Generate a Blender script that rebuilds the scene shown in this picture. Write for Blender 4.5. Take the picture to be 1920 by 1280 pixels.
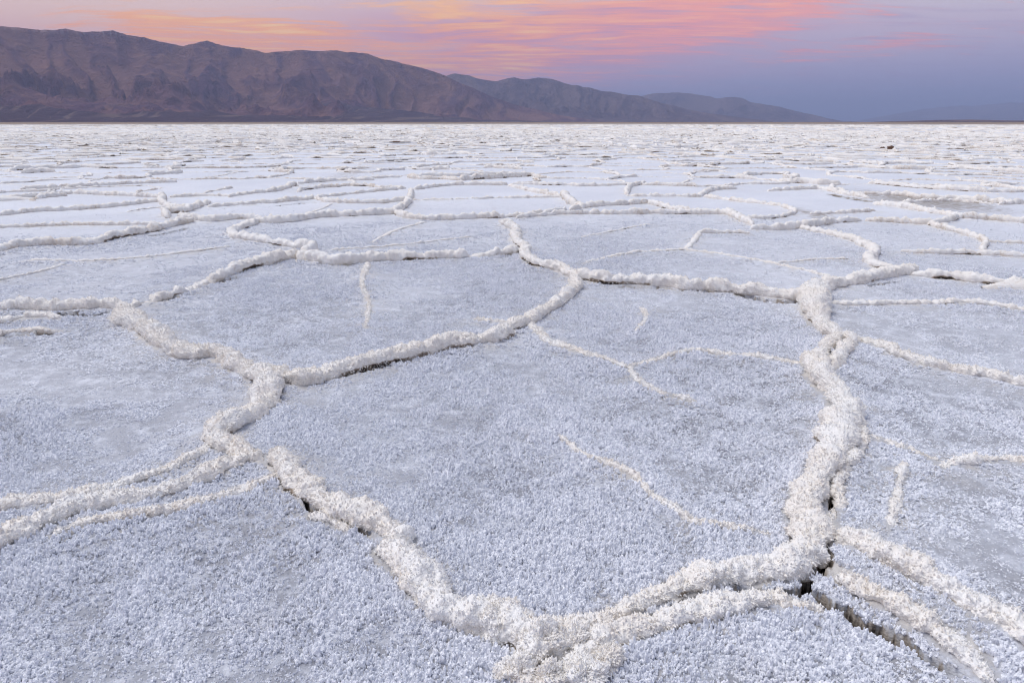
import bpy, math
import numpy as np
from mathutils import Vector, geometry as mgeo

for o in list(bpy.data.objects):
    bpy.data.objects.remove(o)
SC = bpy.context.scene
COL = SC.collection
R = math.radians
rng = np.random.default_rng(7)

# ------------------------------------------------------------------ camera
CAMH, PITCH, FPX = 1.4, math.atan((640 - 229) / 1280.0), 1280.0
cam_d = bpy.data.cameras.new('camera')
cam_d.sensor_width = 36.0
cam_d.lens = 24.0
cam_d.clip_start = 0.05
cam_d.clip_end = 400000.0
cam = bpy.data.objects.new('camera', cam_d)
COL.objects.link(cam)
cam.location = (0, 0, CAMH)
cam.rotation_euler = (math.pi / 2 - PITCH, 0, 0)
SC.camera = cam
CP, SP = math.cos(PITCH), math.sin(PITCH)


def ray(px, py):
    a = (np.asarray(px, float) - 960) / FPX
    b = (640 - np.asarray(py, float)) / FPX
    return np.stack([a, CP + b * SP, -SP + b * CP], -1)


def ground_pt(px, py, z=0.0):
    d = ray(px, py)
    t = (CAMH - z) / np.maximum(-d[..., 2], 1e-4)
    return np.stack([d[..., 0] * t, d[..., 1] * t], -1), t      # t equals camera depth


# ------------------------------------------------------------------ exposure, world, sun
SC.view_settings.view_transform = 'Standard'
SC.view_settings.look = 'None'
SC.view_settings.exposure = 0.72
SC.view_settings.gamma = 1.0
SC.view_settings.use_curve_mapping = False
SUN_EL, SUN_AZ = R(64), R(-70)          # azimuth clockwise from +Y: the bright veil stands high over the range
SC.render.engine = 'CYCLES'
SC.cycles.max_bounces = 6
SC.cycles.diffuse_bounces = 5
SC.cycles.glossy_bounces = 1
SC.cycles.volume_bounces = 0
SC.cycles.use_adaptive_sampling = True
SC.cycles.adaptive_threshold = 0.03
SC.cycles.filter_width = 1.1

world = bpy.data.worlds.new('World')
SC.world = world
world.use_nodes = True
WT = world.node_tree
WT.nodes.clear()


class NT:
    """small helper to write node expressions"""
    def __init__(self, tree):
        self.t = tree

    def put(self, sock, v):
        if isinstance(v, bpy.types.NodeSocket):
            self.t.links.new(v, sock)
        elif v is not None:
            if isinstance(v, (tuple, list)) and sock.type == 'RGBA' and len(v) == 3:
                v = (*v, 1.0)
            sock.default_value = v

    def n(self, typ, ins=None, **props):
        nd = self.t.nodes.new(typ)
        for k, v in props.items():
            setattr(nd, k, v)
        for k, v in (ins or {}).items():
            self.put(nd.inputs[k], v)
        return nd

    def m(self, op, a, b=None, c=None, clamp=False):
        nd = self.n('ShaderNodeMath', operation=op, use_clamp=clamp)
        self.put(nd.inputs[0], a)
        if b is not None:
            self.put(nd.inputs[1], b)
        if c is not None:
            self.put(nd.inputs[2], c)
        return nd.outputs[0]

    def step(self, v, lo, hi, a=0.0, b=1.0):
        nd = self.n('ShaderNodeMapRange', interpolation_type='SMOOTHSTEP')
        for i, x in enumerate((v, lo, hi, a, b)):
            self.put(nd.inputs[i], x)
        return nd.outputs[0]

    def mix(self, f, a, b, mode='MIX'):
        nd = self.n('ShaderNodeMix', data_type='RGBA', blend_type=mode)
        nd.clamp_factor = True
        self.put(nd.inputs[0], f)
        self.put(nd.inputs[6], a)
        self.put(nd.inputs[7], b)
        return nd.outputs[2]

    def noise(self, vec, scale, detail=4, rough=0.5, dist=0.0, out='Fac'):
        nd = self.n('ShaderNodeTexNoise', {'Scale': scale, 'Detail': detail, 'Roughness': rough, 'Distortion': dist})
        if vec is not None:
            self.put(nd.inputs['Vector'], vec)
        return nd.outputs[out]

    def vor(self, vec, scale, feature='F1', out='Distance', rand=1.0):
        nd = self.n('ShaderNodeTexVoronoi', {'Scale': scale, 'Randomness': rand}, feature=feature)
        if vec is not None:
            self.put(nd.inputs['Vector'], vec)
        return nd.outputs[out]

    def comb(self, x, y, z):
        nd = self.n('ShaderNodeCombineXYZ')
        for i, v in enumerate((x, y, z)):
            self.put(nd.inputs[i], v)
        return nd.outputs[0]

    def mapv(self, vec, scale=(1, 1, 1), rot=(0, 0, 0), loc=(0, 0, 0)):
        nd = self.n('ShaderNodeMapping', {'Scale': scale, 'Rotation': rot, 'Location': loc})
        self.put(nd.inputs['Vector'], vec)
        return nd.outputs[0]

    def ramp(self, fac, stops, interp='LINEAR'):
        nd = self.n('ShaderNodeValToRGB')
        cr = nd.color_ramp
        cr.interpolation = interp
        while len(cr.elements) < len(stops):
            cr.elements.new(0.5)
        for e, (p, c) in zip(cr.elements, stops):
            e.position = p
            e.color = (*c, 1.0)
        self.put(nd.inputs[0], fac)
        return nd.outputs[0]


def srgb(r, g, b):
    def f(c):
        c /= 255.0
        return c / 12.92 if c <= 0.04045 else ((c + 0.055) / 1.055) ** 2.4
    return (f(r), f(g), f(b))


def build_sky():
    w = NT(WT)
    k = 1.17 * 2 ** (-SC.view_settings.exposure)      # a little of it is lost in the haze
    S = lambda r, g, b: tuple(c * k for c in srgb(r, g, b))
    gen = w.n('ShaderNodeTexCoord').outputs['Generated']
    xyz = w.n('ShaderNodeSeparateXYZ', {0: gen})
    x, y, z = xyz.outputs
    az = w.m('MULTIPLY', w.m('ARCTAN2', x, y), 180 / math.pi)
    el = w.m('MULTIPLY', w.m('ARCSINE', z), 180 / math.pi)
    nish = w.n('ShaderNodeTexSky', sky_type='NISHITA', sun_disc=False, sun_elevation=SUN_EL,
               sun_rotation=SUN_AZ, altitude=0.0, air_density=1.0, dust_density=0.6, ozone_density=2.0)
    nis = w.mix(1.0, nish.outputs[0], (0.050, 0.0545, 0.060), 'MULTIPLY')
    # twilight veil low in the sky, all the way round
    e01 = w.m('DIVIDE', el, 14.0, clamp=True)
    rightc = w.ramp(e01, [(0.0, S(118, 134, 178)), (0.10, S(140, 148, 188)), (0.24, S(168, 163, 196)),
                          (0.45, S(198, 184, 204)), (0.62, S(210, 207, 218)), (1.0, S(196, 202, 222))])
    leftc = w.ramp(e01, [(0.0, S(160, 140, 170)), (0.22, S(206, 160, 176)), (0.36, S(226, 178, 176)),
                         (0.48, S(232, 196, 188)), (0.66, S(232, 208, 202)), (1.0, S(204, 206, 222))])
    lr = w.step(az, -26.0, 14.0)
    veil_c = w.mix(lr, leftc, rightc)
    veil = w.step(el, 9.0, 45.0, 1.0, 0.15)
    sky = w.mix(veil, nis, veil_c)
    # cloud sheet coordinates: a plane high overhead
    zz = w.m('ADD', w.m('MAXIMUM', z, 0.0), 0.045)
    cx, cy = w.m('DIVIDE', x, zz), w.m('DIVIDE', y, zz)
    p = w.comb(cx, cy, 0.0)
    warp = w.noise(w.mapv(p, (0.35, 0.35, 1)), 1.0, 3, 0.5, out='Color')
    pw = w.n('ShaderNodeVectorMath', {0: p, 1: w.n('ShaderNodeVectorMath', {0: warp, 1: (1.6, 1.6, 0)}, operation='MULTIPLY').outputs[0]},
             operation='ADD').outputs[0]
    broad = w.noise(w.mapv(pw, (0.45, 0.80, 1), (0, 0, R(-14)), (3.1, 0.4, 0)), 1.0, 5, 0.55)
    streak = w.noise(w.mapv(pw, (1.0, 3.4, 1), (0, 0, R(-18)), (1.7, 5.2, 0)), 1.0, 7, 0.58, 0.3)
    fine = w.noise(w.mapv(pw, (3.2, 8.0, 1), (0, 0, R(-10)), (0.3, 2.2, 0)), 1.0, 6, 0.6, 0.4)

    def blob(a0, e0, sa, se, tilt=0.0):
        da = w.m('SUBTRACT', az, a0)
        de = w.m('SUBTRACT', el, w.m('MULTIPLY_ADD', da, tilt, e0))
        q = w.m('ADD', w.m('POWER', w.m('DIVIDE', da, sa), 2.0), w.m('POWER', w.m('DIVIDE', de, se), 2.0))
        return w.m('EXPONENT', w.m('MULTIPLY', q, -1.0))

    def add(*a):
        r = a[0]
        for q in a[1:]:
            r = w.m('ADD', r, q)
        return r
    # the cloud bank over the range and the streamers either side of it
    bank = add(blob(3, 7.5, 16, 4.6), w.m('MULTIPLY', blob(14, 9.5, 13, 2.6, 0.06), 0.9),
               w.m('MULTIPLY', blob(-6, 4.6, 12, 1.6, -0.05), 0.7))
    mauve = w.m('MULTIPLY', bank, w.step(broad, 0.30, 0.58), clamp=True)
    sky = w.mix(w.m('MULTIPLY', mauve, 0.85), sky, S(204, 146, 172))
    # dull violet bars in the right part
    bars = w.m('MULTIPLY', w.step(streak, 0.46, 0.66), add(blob(27, 4.6, 10, 2.6, 0.03), blob(24, 2.0, 12, 0.8)), clamp=True)
    sky = w.mix(w.m('MULTIPLY', bars, 0.7), sky, S(160, 148, 186))
    # lit streaks
    lit_reg = add(w.m('MULTIPLY', blob(0, 8.4, 14, 2.6, 0.03), 1.15), w.m('MULTIPLY', blob(8, 6.0, 13, 1.3, 0.10), 1.05),
                  w.m('MULTIPLY', blob(-16, 5.3, 11, 1.3, -0.13), 1.4), w.m('MULTIPLY', blob(-22, 5.6, 9, 1.5, -0.06), 0.9),
                  w.m('MULTIPLY', blob(-9, 3.9, 8, 0.8, -0.05), 0.8), w.m('MULTIPLY', blob(3, 3.6, 10, 1.0), 0.55),
                  w.m('MULTIPLY', blob(26, 4.9, 9, 0.9, 0.05), 0.75), w.m('MULTIPLY', blob(18, 8.2, 12, 2.2, 0.10), 0.85))
    wsp = w.noise(w.mapv(pw, (1.6, 11.0, 1), (0, 0, R(-24)), (6.3, 1.2, 0)), 1.0, 6, 0.62, 0.8)
    st = w.m('ADD', w.m('MULTIPLY', w.m('SUBTRACT', streak, 0.5), 2.4), w.m('ADD', w.m('MULTIPLY', w.m('SUBTRACT', fine, 0.5), 1.3), w.m('MULTIPLY', w.m('SUBTRACT', wsp, 0.5), 1.9)))
    lit = w.step(w.m('MULTIPLY_ADD', w.m('MINIMUM', lit_reg, 1.1), 0.85, st), 0.32, 1.20)
    litc = w.mix(w.step(az, -14.0, 16.0), S(255, 164, 104), S(248, 156, 152))
    litc = w.mix(w.step(el, 5.5, 9.0), litc, w.mix(w.step(az, -8.0, 14.0), S(255, 192, 132), S(255, 166, 146)))
    sky = w.mix(w.m('MULTIPLY', lit, 0.92), sky, litc)
    core = w.step(w.m('MULTIPLY_ADD', w.m('MINIMUM', lit_reg, 1.1), 0.85, st), 0.95, 1.55)
    sky = w.mix(w.m('MULTIPLY', core, 0.85), sky, w.mix(w.step(az, -6.0, 18.0), S(255, 206, 146), S(255, 184, 158)))
    # thin pale wisps everywhere else in the sheet, overhead too
    wisp = w.m('MULTIPLY', w.step(broad, 0.46, 0.72), w.step(el, 7.0, 16.0))
    sky = w.mix(w.m('MULTIPLY', wisp, 0.45), sky, S(214, 206, 222))
    bg = w.n('ShaderNodeBackground', {'Color': sky, 'Strength': 1.0})
    out = w.n('ShaderNodeOutputWorld', {'Surface': bg.outputs[0]})


build_sky()

sun_d = bpy.data.lights.new('sun', 'SUN')
sun_d.energy = 1.4
sun_d.angle = R(40)
sun_d.color = (1.0, 0.975, 0.96)
sun = bpy.data.objects.new('sun', sun_d)
COL.objects.link(sun)
sdir = Vector((math.sin(SUN_AZ) * math.cos(SUN_EL), math.cos(SUN_AZ) * math.cos(SUN_EL), math.sin(SUN_EL)))
sun.rotation_euler = sdir.to_track_quat('Z', 'Y').to_euler()
sun.location = sdir * 50


# ------------------------------------------------------------------ numpy noise
def _h(ix, iy, iz, seed=0):
    with np.errstate(over='ignore'):
        h = (ix.astype(np.uint32) * np.uint32(0x8da6b343)) ^ (iy.astype(np.uint32) * np.uint32(0xd8163841)) ^ \
            (iz.astype(np.uint32) * np.uint32(0xcb1ab31f)) ^ np.uint32((seed * 0x9E3779B1) & 0xffffffff)
        h ^= h >> np.uint32(15)
        h *= np.uint32(0x2c1b3c6d)
        h ^= h >> np.uint32(12)
        h *= np.uint32(0x297a2d39)
        h ^= h >> np.uint32(15)
    return h


def hf(ix, iy, iz, seed=0):
    return (_h(ix, iy, iz, seed) & np.uint32(0xffffff)).astype(np.float32) / np.float32(0xffffff)


def vnoise(p, seed=0):
    """value noise in [-1,1]; p (...,2) or (...,3)"""
    p = np.asarray(p, np.float64)
    i = np.floor(p).astype(np.int64)
    f = (p - i).astype(np.float32)
    f = f * f * f * (f * (f * 6 - 15) + 10)
    d3 = p.shape[-1] == 3
    x, y = i[..., 0], i[..., 1]
    z = i[..., 2] if d3 else np.zeros_like(x)
    fx, fy = f[..., 0], f[..., 1]

    def plane(zz):
        a = hf(x, y, zz, seed); b = hf(x + 1, y, zz, seed)
        c = hf(x, y + 1, zz, seed); d = hf(x + 1, y + 1, zz, seed)
        return (a + (b - a) * fx) * (1 - fy) + (c + (d - c) * fx) * fy
    v = plane(z)
    if d3:
        v = v + (plane(z + 1) - v) * f[..., 2]
    return v * 2 - 1


def fbm(p, oct=4, seed=0, gain=0.5, lac=2.03):
    p = np.asarray(p, np.float64)
    s, a, t = 0, 1.0, 0.0
    for k in range(oct):
        s = s + a * vnoise(p * lac ** k + 17.3 * k, seed + k)
        t += a
        a *= gain
    return s / t


def ridged(p, oct=5, seed=0, gain=0.5):
    s, a, t, w = 0, 1.0, 0.0, 1.0
    for k in range(oct):
        n = 1 - np.abs(vnoise(p * 2.07 ** k + 31.7 * k, seed + k))
        n = n * n * w
        w = np.clip(n * 1.6, 0, 1)
        s = s + a * n
        t += a
        a *= gain
    return s / t


def worley(p, seed=0):
    """F1 distance and a random value of the nearest cell"""
    p = np.asarray(p, np.float64)
    i = np.floor(p).astype(np.int64)
    f = (p - i).astype(np.float32)
    d3 = p.shape[-1] == 3
    best = np.full(p.shape[:-1], 9.0, np.float32)
    rid = np.zeros(p.shape[:-1], np.float32)
    for dx in (-1, 0, 1):
        for dy in (-1, 0, 1):
            for dz in ((-1, 0, 1) if d3 else (0,)):
                x, y = i[..., 0] + dx, i[..., 1] + dy
                z = i[..., 2] + dz if d3 else np.zeros_like(x)
                h = _h(x, y, z, seed)
                ox = (h & np.uint32(1023)).astype(np.float32) / 1023
                oy = ((h >> np.uint32(10)) & np.uint32(1023)).astype(np.float32) / 1023
                d = (dx + ox - f[..., 0]) ** 2 + (dy + oy - f[..., 1]) ** 2
                if d3:
                    oz = ((h >> np.uint32(20)) & np.uint32(1023)).astype(np.float32) / 1023
                    d = d + (dz + oz - f[..., 2]) ** 2
                m = d < best
                best = np.where(m, d, best)
                rid = np.where(m, ((h >> np.uint32(7)) & np.uint32(255)).astype(np.float32) / 255, rid)
    return np.sqrt(best), rid


def mesh_obj(name, verts, quads=None, tris=None, mat=None, attrs=None, parent=None, smooth=True, n_flat=0):
    me = bpy.data.meshes.new(name)
    verts = np.asarray(verts, np.float32).reshape(-1, 3)
    loops, starts, tot = [], [], 0
    if quads is not None and len(quads):
        quads = np.asarray(quads, np.int32).reshape(-1, 4)
        loops.append(quads.ravel())
        starts.append(np.arange(len(quads), dtype=np.int32) * 4)
        tot += len(quads) * 4
    if tris is not None and len(tris):
        tris = np.asarray(tris, np.int32).reshape(-1, 3)
        loops.append(tris.ravel())
        starts.append(tot + np.arange(len(tris), dtype=np.int32) * 3)
    me.vertices.add(len(verts))
    me.vertices.foreach_set('co', verts.ravel())
    if loops:
        loops = np.concatenate(loops)
        starts = np.concatenate(starts)
        me.loops.add(len(loops))
        me.loops.foreach_set('vertex_index', loops)
        me.polygons.add(len(starts))
        me.polygons.foreach_set('loop_start', starts)
        sm = np.full(len(starts), smooth, dtype=bool)
        if n_flat:
            sm[-n_flat:] = False
        me.polygons.foreach_set('use_smooth', sm)
    for k, (typ, v) in (attrs or {}).items():
        at = me.attributes.new(k, typ, 'POINT')
        if typ == 'FLOAT_VECTOR':
            at.data.foreach_set('vector', np.asarray(v, np.float32).ravel())
        elif typ == 'INT':
            at.data.foreach_set('value', np.asarray(v, np.int32).ravel())
        else:
            at.data.foreach_set('value', np.asarray(v, np.float32).ravel())
    me.update(calc_edges=True)
    if mat:
        me.materials.append(mat)
    o = bpy.data.objects.new(name, me)
    COL.objects.link(o)
    if parent:
        o.parent = parent
    return o


def tag(o, label=None, cat=None, group=None, kind=None):
    for k, v in (('label', label), ('category', cat), ('group', group), ('kind', kind)):
        if v:
            o[k] = v
    return o


# ------------------------------------------------------------------ materials
def new_mat(name):
    m = bpy.data.materials.new(name)
    m.use_nodes = True
    m.node_tree.nodes.clear()
    return m, NT(m.node_tree)


def finish(w, col, rough=0.6, bump=None, spec=0.3, dist=0.01, strength=1.0, **kw):
    b = w.n('ShaderNodeBsdfPrincipled', {'Base Color': col, 'Roughness': rough, 'Specular IOR Level': spec})
    for k, v in kw.items():
        w.put(b.inputs[k], v)
    if bump is not None:
        bp = w.n('ShaderNodeBump', {'Strength': strength, 'Distance': dist, 'Height': bump})
        w.t.links.new(bp.outputs[0], b.inputs['Normal'])
    w.n('ShaderNodeOutputMaterial', {'Surface': b.outputs[0]})


def mat_salt_ground():
    m, w = new_mat('salt_ground')
    pos = w.n('ShaderNodeNewGeometry').outputs['Position']
    mud = w.n('ShaderNodeAttribute', attribute_name='mud').outputs['Fac']
    edge = w.n('ShaderNodeAttribute', attribute_name='edge').outputs['Fac']
    n1 = w.noise(pos, 0.55, 4, 0.55)
    n2 = w.noise(pos, 9.0, 5, 0.65)
    n3 = w.noise(pos, 60.0, 3, 0.6)
    col = w.mix(w.step(n1, 0.35, 0.68), (0.72, 0.735, 0.775), (0.80, 0.81, 0.84))
    tuft_shade = w.n('ShaderNodeAttribute', attribute_name='tuft_shade').outputs['Fac']
    col = w.mix(w.m('MULTIPLY', tuft_shade, w.step(n2, 0.25, 0.60)), col, (0.25, 0.255, 0.285))  # shade between the crystals, put into the ground colour
    col = w.mix(w.m('MULTIPLY', w.step(n2, 0.50, 0.74), 0.35), col, (0.58, 0.575, 0.59))
    col = w.mix(w.m('MULTIPLY', w.step(n3, 0.52, 0.70), 0.35), col, (0.48, 0.475, 0.49))
    # cream crust beside the ridges, brine-stained clay where the crust is broken
    em = w.m('MULTIPLY', edge, w.step(n2, 0.36, 0.64))
    col = w.mix(w.m('MULTIPLY', em, 0.75), col, (0.70, 0.655, 0.59))
    mm = w.m('MULTIPLY_ADD', w.m('SUBTRACT', n2, 0.5), 0.7, mud)
    col = w.mix(w.step(mm, 0.22, 0.62), col, (0.33, 0.285, 0.24))
    col = w.mix(w.step(mm, 0.62, 0.92), col, (0.040, 0.030, 0.024))
    # far out: low ridges too small to model, streaky crust
    pn = w.noise(w.mapv(pos, (0.55, 0.55, 0)), 1.0, 3, 0.6, out='Color')
    pv = w.n('ShaderNodeVectorMath', {0: w.mapv(pos, (0.36, 0.36, 0)), 1: w.n('ShaderNodeVectorMath', {0: pn, 1: (0.5, 0.5, 0)}, operation='MULTIPLY').outputs[0]}, operation='ADD').outputs[0]
    de = w.vor(pv, 1.0, 'DISTANCE_TO_EDGE')
    ye = w.n('ShaderNodeSeparateXYZ', {0: pos}).outputs[1]
    far = w.step(ye, 70.0, 120.0)
    rid = w.m('MULTIPLY', w.step(de, 0.10, 0.02), far)
    n5 = w.noise(pos, 0.16, 4, 0.65)
    col = w.mix(w.m('MULTIPLY', rid, w.step(n5, 0.35, 0.62, 0.25, 0.9)), col, (0.50, 0.46, 0.41))
    brown = w.m('MULTIPLY', w.step(w.noise(w.mapv(pos, (0.10, 0.018, 0)), 1.0, 6, 0.75), 0.50, 0.66), w.step(ye, 35.0, 130.0))
    col = w.mix(w.m('MULTIPLY', brown, 0.6), col, (0.40, 0.365, 0.35))
    edgefar = w.step(w.m('MULTIPLY_ADD', w.noise(w.mapv(pos, (0.012, 0.02, 0)), 1.0, 4, 0.6), 220.0, ye), 420.0, 560.0)
    col = w.mix(w.m('MULTIPLY', edgefar, 0.75), col, (0.36, 0.29, 0.235))
    v1 = w.vor(pos, 130.0)
    v2 = w.vor(pos, 55.0)
    hgt = w.m('ADD', w.m('MULTIPLY', w.m('SUBTRACT', 1.0, v1), 0.5), w.m('MULTIPLY', w.m('SUBTRACT', 1.0, v2), 0.8))
    hgt = w.m('MULTIPLY_ADD', w.noise(pos, 18.0, 5, 0.7), 1.2, hgt)
    finish(w, col, 0.62, hgt, 0.25, 0.006, 0.7)
    return m


def mat_ridge():
    m, w = new_mat('ridge_salt')
    pos = w.n('ShaderNodeNewGeometry').outputs['Position']
    st = w.n('ShaderNodeAttribute', attribute_name='stain').outputs['Fac']
    n1 = w.noise(pos, 4.0, 5, 0.6)
    n2 = w.noise(pos, 26.0, 4, 0.65)
    n3 = w.noise(pos, 110.0, 3, 0.6)
    col = w.mix(w.step(n1, 0.36, 0.66), (0.935, 0.88, 0.80), (0.95, 0.925, 0.88))
    col = w.mix(w.m('MULTIPLY', w.step(n2, 0.5, 0.72), 0.45), col, (0.84, 0.765, 0.67))
    col = w.mix(w.m('MULTIPLY', w.step(n3, 0.58, 0.76), 0.16), col, (0.72, 0.67, 0.60))
    s = w.m('MULTIPLY_ADD', w.m('SUBTRACT', n2, 0.5), 0.8, st)
    col = w.mix(w.m('MULTIPLY', w.step(s, 0.30, 0.85), 0.85), col, (0.56, 0.43, 0.30))
    mud = w.n('ShaderNodeAttribute', attribute_name='mud').outputs['Fac']  # also carries the painted shade of the gap under the crust
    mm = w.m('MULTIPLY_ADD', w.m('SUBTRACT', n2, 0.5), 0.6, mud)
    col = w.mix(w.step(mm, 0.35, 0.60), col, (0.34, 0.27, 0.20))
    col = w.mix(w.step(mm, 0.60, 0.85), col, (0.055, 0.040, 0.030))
    v1 = w.vor(pos, 150.0)
    v2 = w.vor(pos, 70.0)
    hgt = w.m('ADD', w.m('MULTIPLY', w.m('SUBTRACT', 1.0, v1), 0.5), w.m('MULTIPLY', w.m('SUBTRACT', 1.0, v2), 0.9))
    hgt = w.m('MULTIPLY_ADD', w.noise(pos, 40.0, 4, 0.7), 0.8, hgt)
    finish(w, col, 0.6, hgt, 0.25, 0.006, 0.8)
    return m


def mat_crystal():
    m, w = new_mat('salt_crystal')
    pos = w.n('ShaderNodeNewGeometry').outputs['Position']
    n1 = w.noise(pos, 2.2, 4, 0.6)
    n2 = w.noise(pos, 75.0, 2, 0.5)
    col = w.mix(w.step(n2, 0.32, 0.68), (0.66, 0.675, 0.725), (0.95, 0.952, 0.965))
    col = w.mix(w.m('MULTIPLY', w.step(n1, 0.55, 0.76), 0.22), col, (0.72, 0.69, 0.66))
    finish(w, col, 0.5, None, 0.3)
    return m


def mat_mud():
    m, w = new_mat('mud')
    pos = w.n('ShaderNodeNewGeometry').outputs['Position']
    n1 = w.noise(w.mapv(pos, (0.004, 0.01, 0)), 1.0, 5, 0.65)
    col = w.mix(w.step(n1, 0.35, 0.7), (0.25, 0.19, 0.15), (0.36, 0.29, 0.235))
    finish(w, col, 0.9, None, 0.1)
    return m


def mat_clod():
    m, w = new_mat('mud_clod')
    pos = w.n('ShaderNodeNewGeometry').outputs['Position']
    n1 = w.noise(pos, 30.0, 4, 0.65)
    col = w.mix(w.step(n1, 0.35, 0.7), (0.09, 0.05, 0.035), (0.20, 0.125, 0.09))
    finish(w, col, 0.9, n1, 0.1, 0.01)
    return m


def mat_mountain(name, rock_a, rock_b, tan, snow=False):
    m, w = new_mat(name)
    pos = w.n('ShaderNodeNewGeometry').outputs['Position']
    pk = w.mapv(pos, (0.001, 0.001, 0.001))
    t = w.n('ShaderNodeAttribute', attribute_name='fan').outputs['Fac']
    gully = w.n('ShaderNodeAttribute', attribute_name='gully').outputs['Fac']
    n1 = w.noise(pk, 0.55, 5, 0.6)
    n2 = w.noise(pk, 2.1, 6, 0.65, 0.4)
    n3 = w.noise(w.mapv(pk, (1, 1, 4)), 1.4, 5, 0.6, 0.8)
    col = w.mix(w.step(n1, 0.35, 0.66), rock_a, rock_b)
    col = w.mix(w.m('MULTIPLY', w.step(n2, 0.50, 0.70), 0.65), col, tan)
    col = w.mix(w.m('MULTIPLY', w.step(n3, 0.56, 0.72), 0.5), col, tuple(c * 0.55 for c in rock_a))
    spur = w.n('ShaderNodeAttribute', attribute_name='spur').outputs['Fac']
    col = w.mix(w.step(spur, 0.42, 0.15, 0.0, 0.55), col, tan)          # relief shading put into the colour: gullies paler
    col = w.mix(w.step(spur, 0.50, 0.85, 0.0, 0.60), col, tuple(c * 0.6 for c in rock_a))   # painted relief contrast: spurs darker than the slopes between
    # bajada: grey desert pavement with paler washes running downhill
    fanc = w.mix(w.step(n2, 0.4, 0.65), (0.108, 0.072, 0.098), (0.140, 0.094, 0.116))
    fanc = w.mix(w.m('MULTIPLY', w.step(gully, 0.40, 0.90), 0.8), fanc, (0.29, 0.205, 0.185))
    col = w.mix(w.step(t, 0.25, 0.75), col, fanc)
    if snow:
        zz = w.n('ShaderNodeSeparateXYZ', {0: pos}).outputs[2]
        sm = w.m('MULTIPLY', w.step(zz, 1900.0, 2350.0), w.step(gully, 0.5, 0.8))
        col = w.mix(w.m('MULTIPLY', sm, 0.55), col, (0.62, 0.60, 0.64))
    h = w.m('MULTIPLY_ADD', n2, 1.0, w.m('MULTIPLY', w.noise(pk, 9.0, 5, 0.7), 0.4))
    finish(w, col, 0.95, h, 0.05, 380.0, 1.0)
    return m


M_GROUND, M_RIDGE, M_CRYSTAL, M_MUD, M_CLOD = mat_salt_ground(), mat_ridge(), mat_crystal(), mat_mud(), mat_clod()

# ------------------------------------------------------------------ traced ridges
# photo pixels of each centre line, width in pixels at its ends, label, relative height, stain
# (a pixel is only a direction: the distance comes from the flat ground the ridge lies on)
T = []


def tr(pts, w0, w1=None, label=None, group=None, hr=0.62, stain=0.12, name='salt_ridge', ends=(0.55, 0.55)):
    T.append(dict(pts=np.array(pts, float), w0=w0, w1=w0 if w1 is None else w1, label=label, group=group,
                  hr=hr, stain=stain, name=name, ends=ends))


G_MID = 'slim ridges across the middle plates'
L_MID = 'slim whitish salt ridge edging plates beyond the thick foreground ridges'
G_VEIN = 'faint salt veins on plates'
L_VEIN = 'faint hair-thin salt vein crossing an unbroken pale plate'

# -- near ridges, each one known by its look
tr([(505, 712), (540, 722), (575, 722), (620, 710), (700, 690), (780, 670), (860, 654), (930, 642), (960, 624), (985, 610)], 37, 27,
   'smooth straight cream ridge with crumbs along its lower edge, joining the fat loaf', hr=0.75)
tr([(985, 612), (1020, 592), (1058, 568), (1078, 546), (1076, 528)], 26, 20, 'short curved ridge from the thin vein fork to the long dark-footed ridge', hr=0.72)
tr([(1070, 524), (1120, 533), (1200, 537), (1290, 545), (1370, 552), (1440, 560), (1505, 566)], 22, 27,
   'long level white ridge with a dark gap opening under its end', hr=0.85, stain=0.08)
tr([(942, 421), (966, 434), (968, 455), (983, 474), (990, 492), (1010, 504), (1050, 512), (1080, 526)], 17, 24, 'knobbly zigzag ridge descending from the slim back ridges to the long level ridge')
tr([(228, 598), (275, 626), (320, 656), (360, 671), (405, 668), (432, 685), (470, 705), (500, 716)], 40, 38,
   'lumpy stepped ridge with grey-speckled flank ending at the fat loaf')
tr([(498, 712), (508, 738), (486, 772), (456, 798), (430, 816)], 48, 58, 'fat loaf-shaped snow-white ridge at the three-way junction', hr=0.66, ends=(0.8, 0.8))
tr([(432, 808), (412, 828), (428, 846), (470, 872)], 50, 32, 'yellow-stained hooked end below the fat loaf ridge', stain=0.38, ends=(0.8, 0.5))
tr([(440, 866), (480, 870), (528, 876)], 30, 30, 'small crumbling bridge ridge linking the yellow hook to the diagonal ridge', stain=0.3)
tr([(520, 868), (545, 904), (580, 940), (622, 966), (680, 984), (720, 1004), (752, 1030)], 42, 62,
   'thick diagonal ridge with a loose slab lying along its foot', ends=(0.7, 0.9))
tr([(724, 1046), (768, 1086), (812, 1130), (852, 1160), (905, 1178), (960, 1196), (1004, 1222)], 58, 84,
   'thick ridge past the notch, darkest frosted hollow beneath it', ends=(0.9, 0.8))
tr([(756, 1026), (782, 1052), (812, 1082), (842, 1116)], 26, 18, 'narrow second crust lying against the thick notched ridge')
tr([(588, 978), (616, 984), (652, 1004)], 26, 22, 'loose crusty slab fallen beside the thick diagonal ridge', stain=0.3, name='salt_slab')
tr([(1018, 1192), (1070, 1186), (1120, 1178), (1180, 1156), (1240, 1134), (1272, 1122)], 40, 34, 'broken lower ridge of small clumps leading off the popcorn junction')
tr([(1262, 1124), (1310, 1106), (1360, 1092), (1410, 1090), (1460, 1080), (1518, 1052)], 50, 64, 'broad swelling white ridge ending at the black crack', ends=(0.6, 0.9))
tr([(1075, 1246), (1130, 1226), (1190, 1196), (1235, 1178), (1300, 1166), (1370, 1148), (1430, 1134), (1466, 1134)], 50, 44,
   'white ridge running parallel below the broad swelling ridge', ends=(0.7, 0.6))
tr([(1466, 1142), (1500, 1144), (1535, 1150)], 26, 22, 'short brownish crust stub under the black crack mouth', stain=0.35, name='salt_slab')
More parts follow.
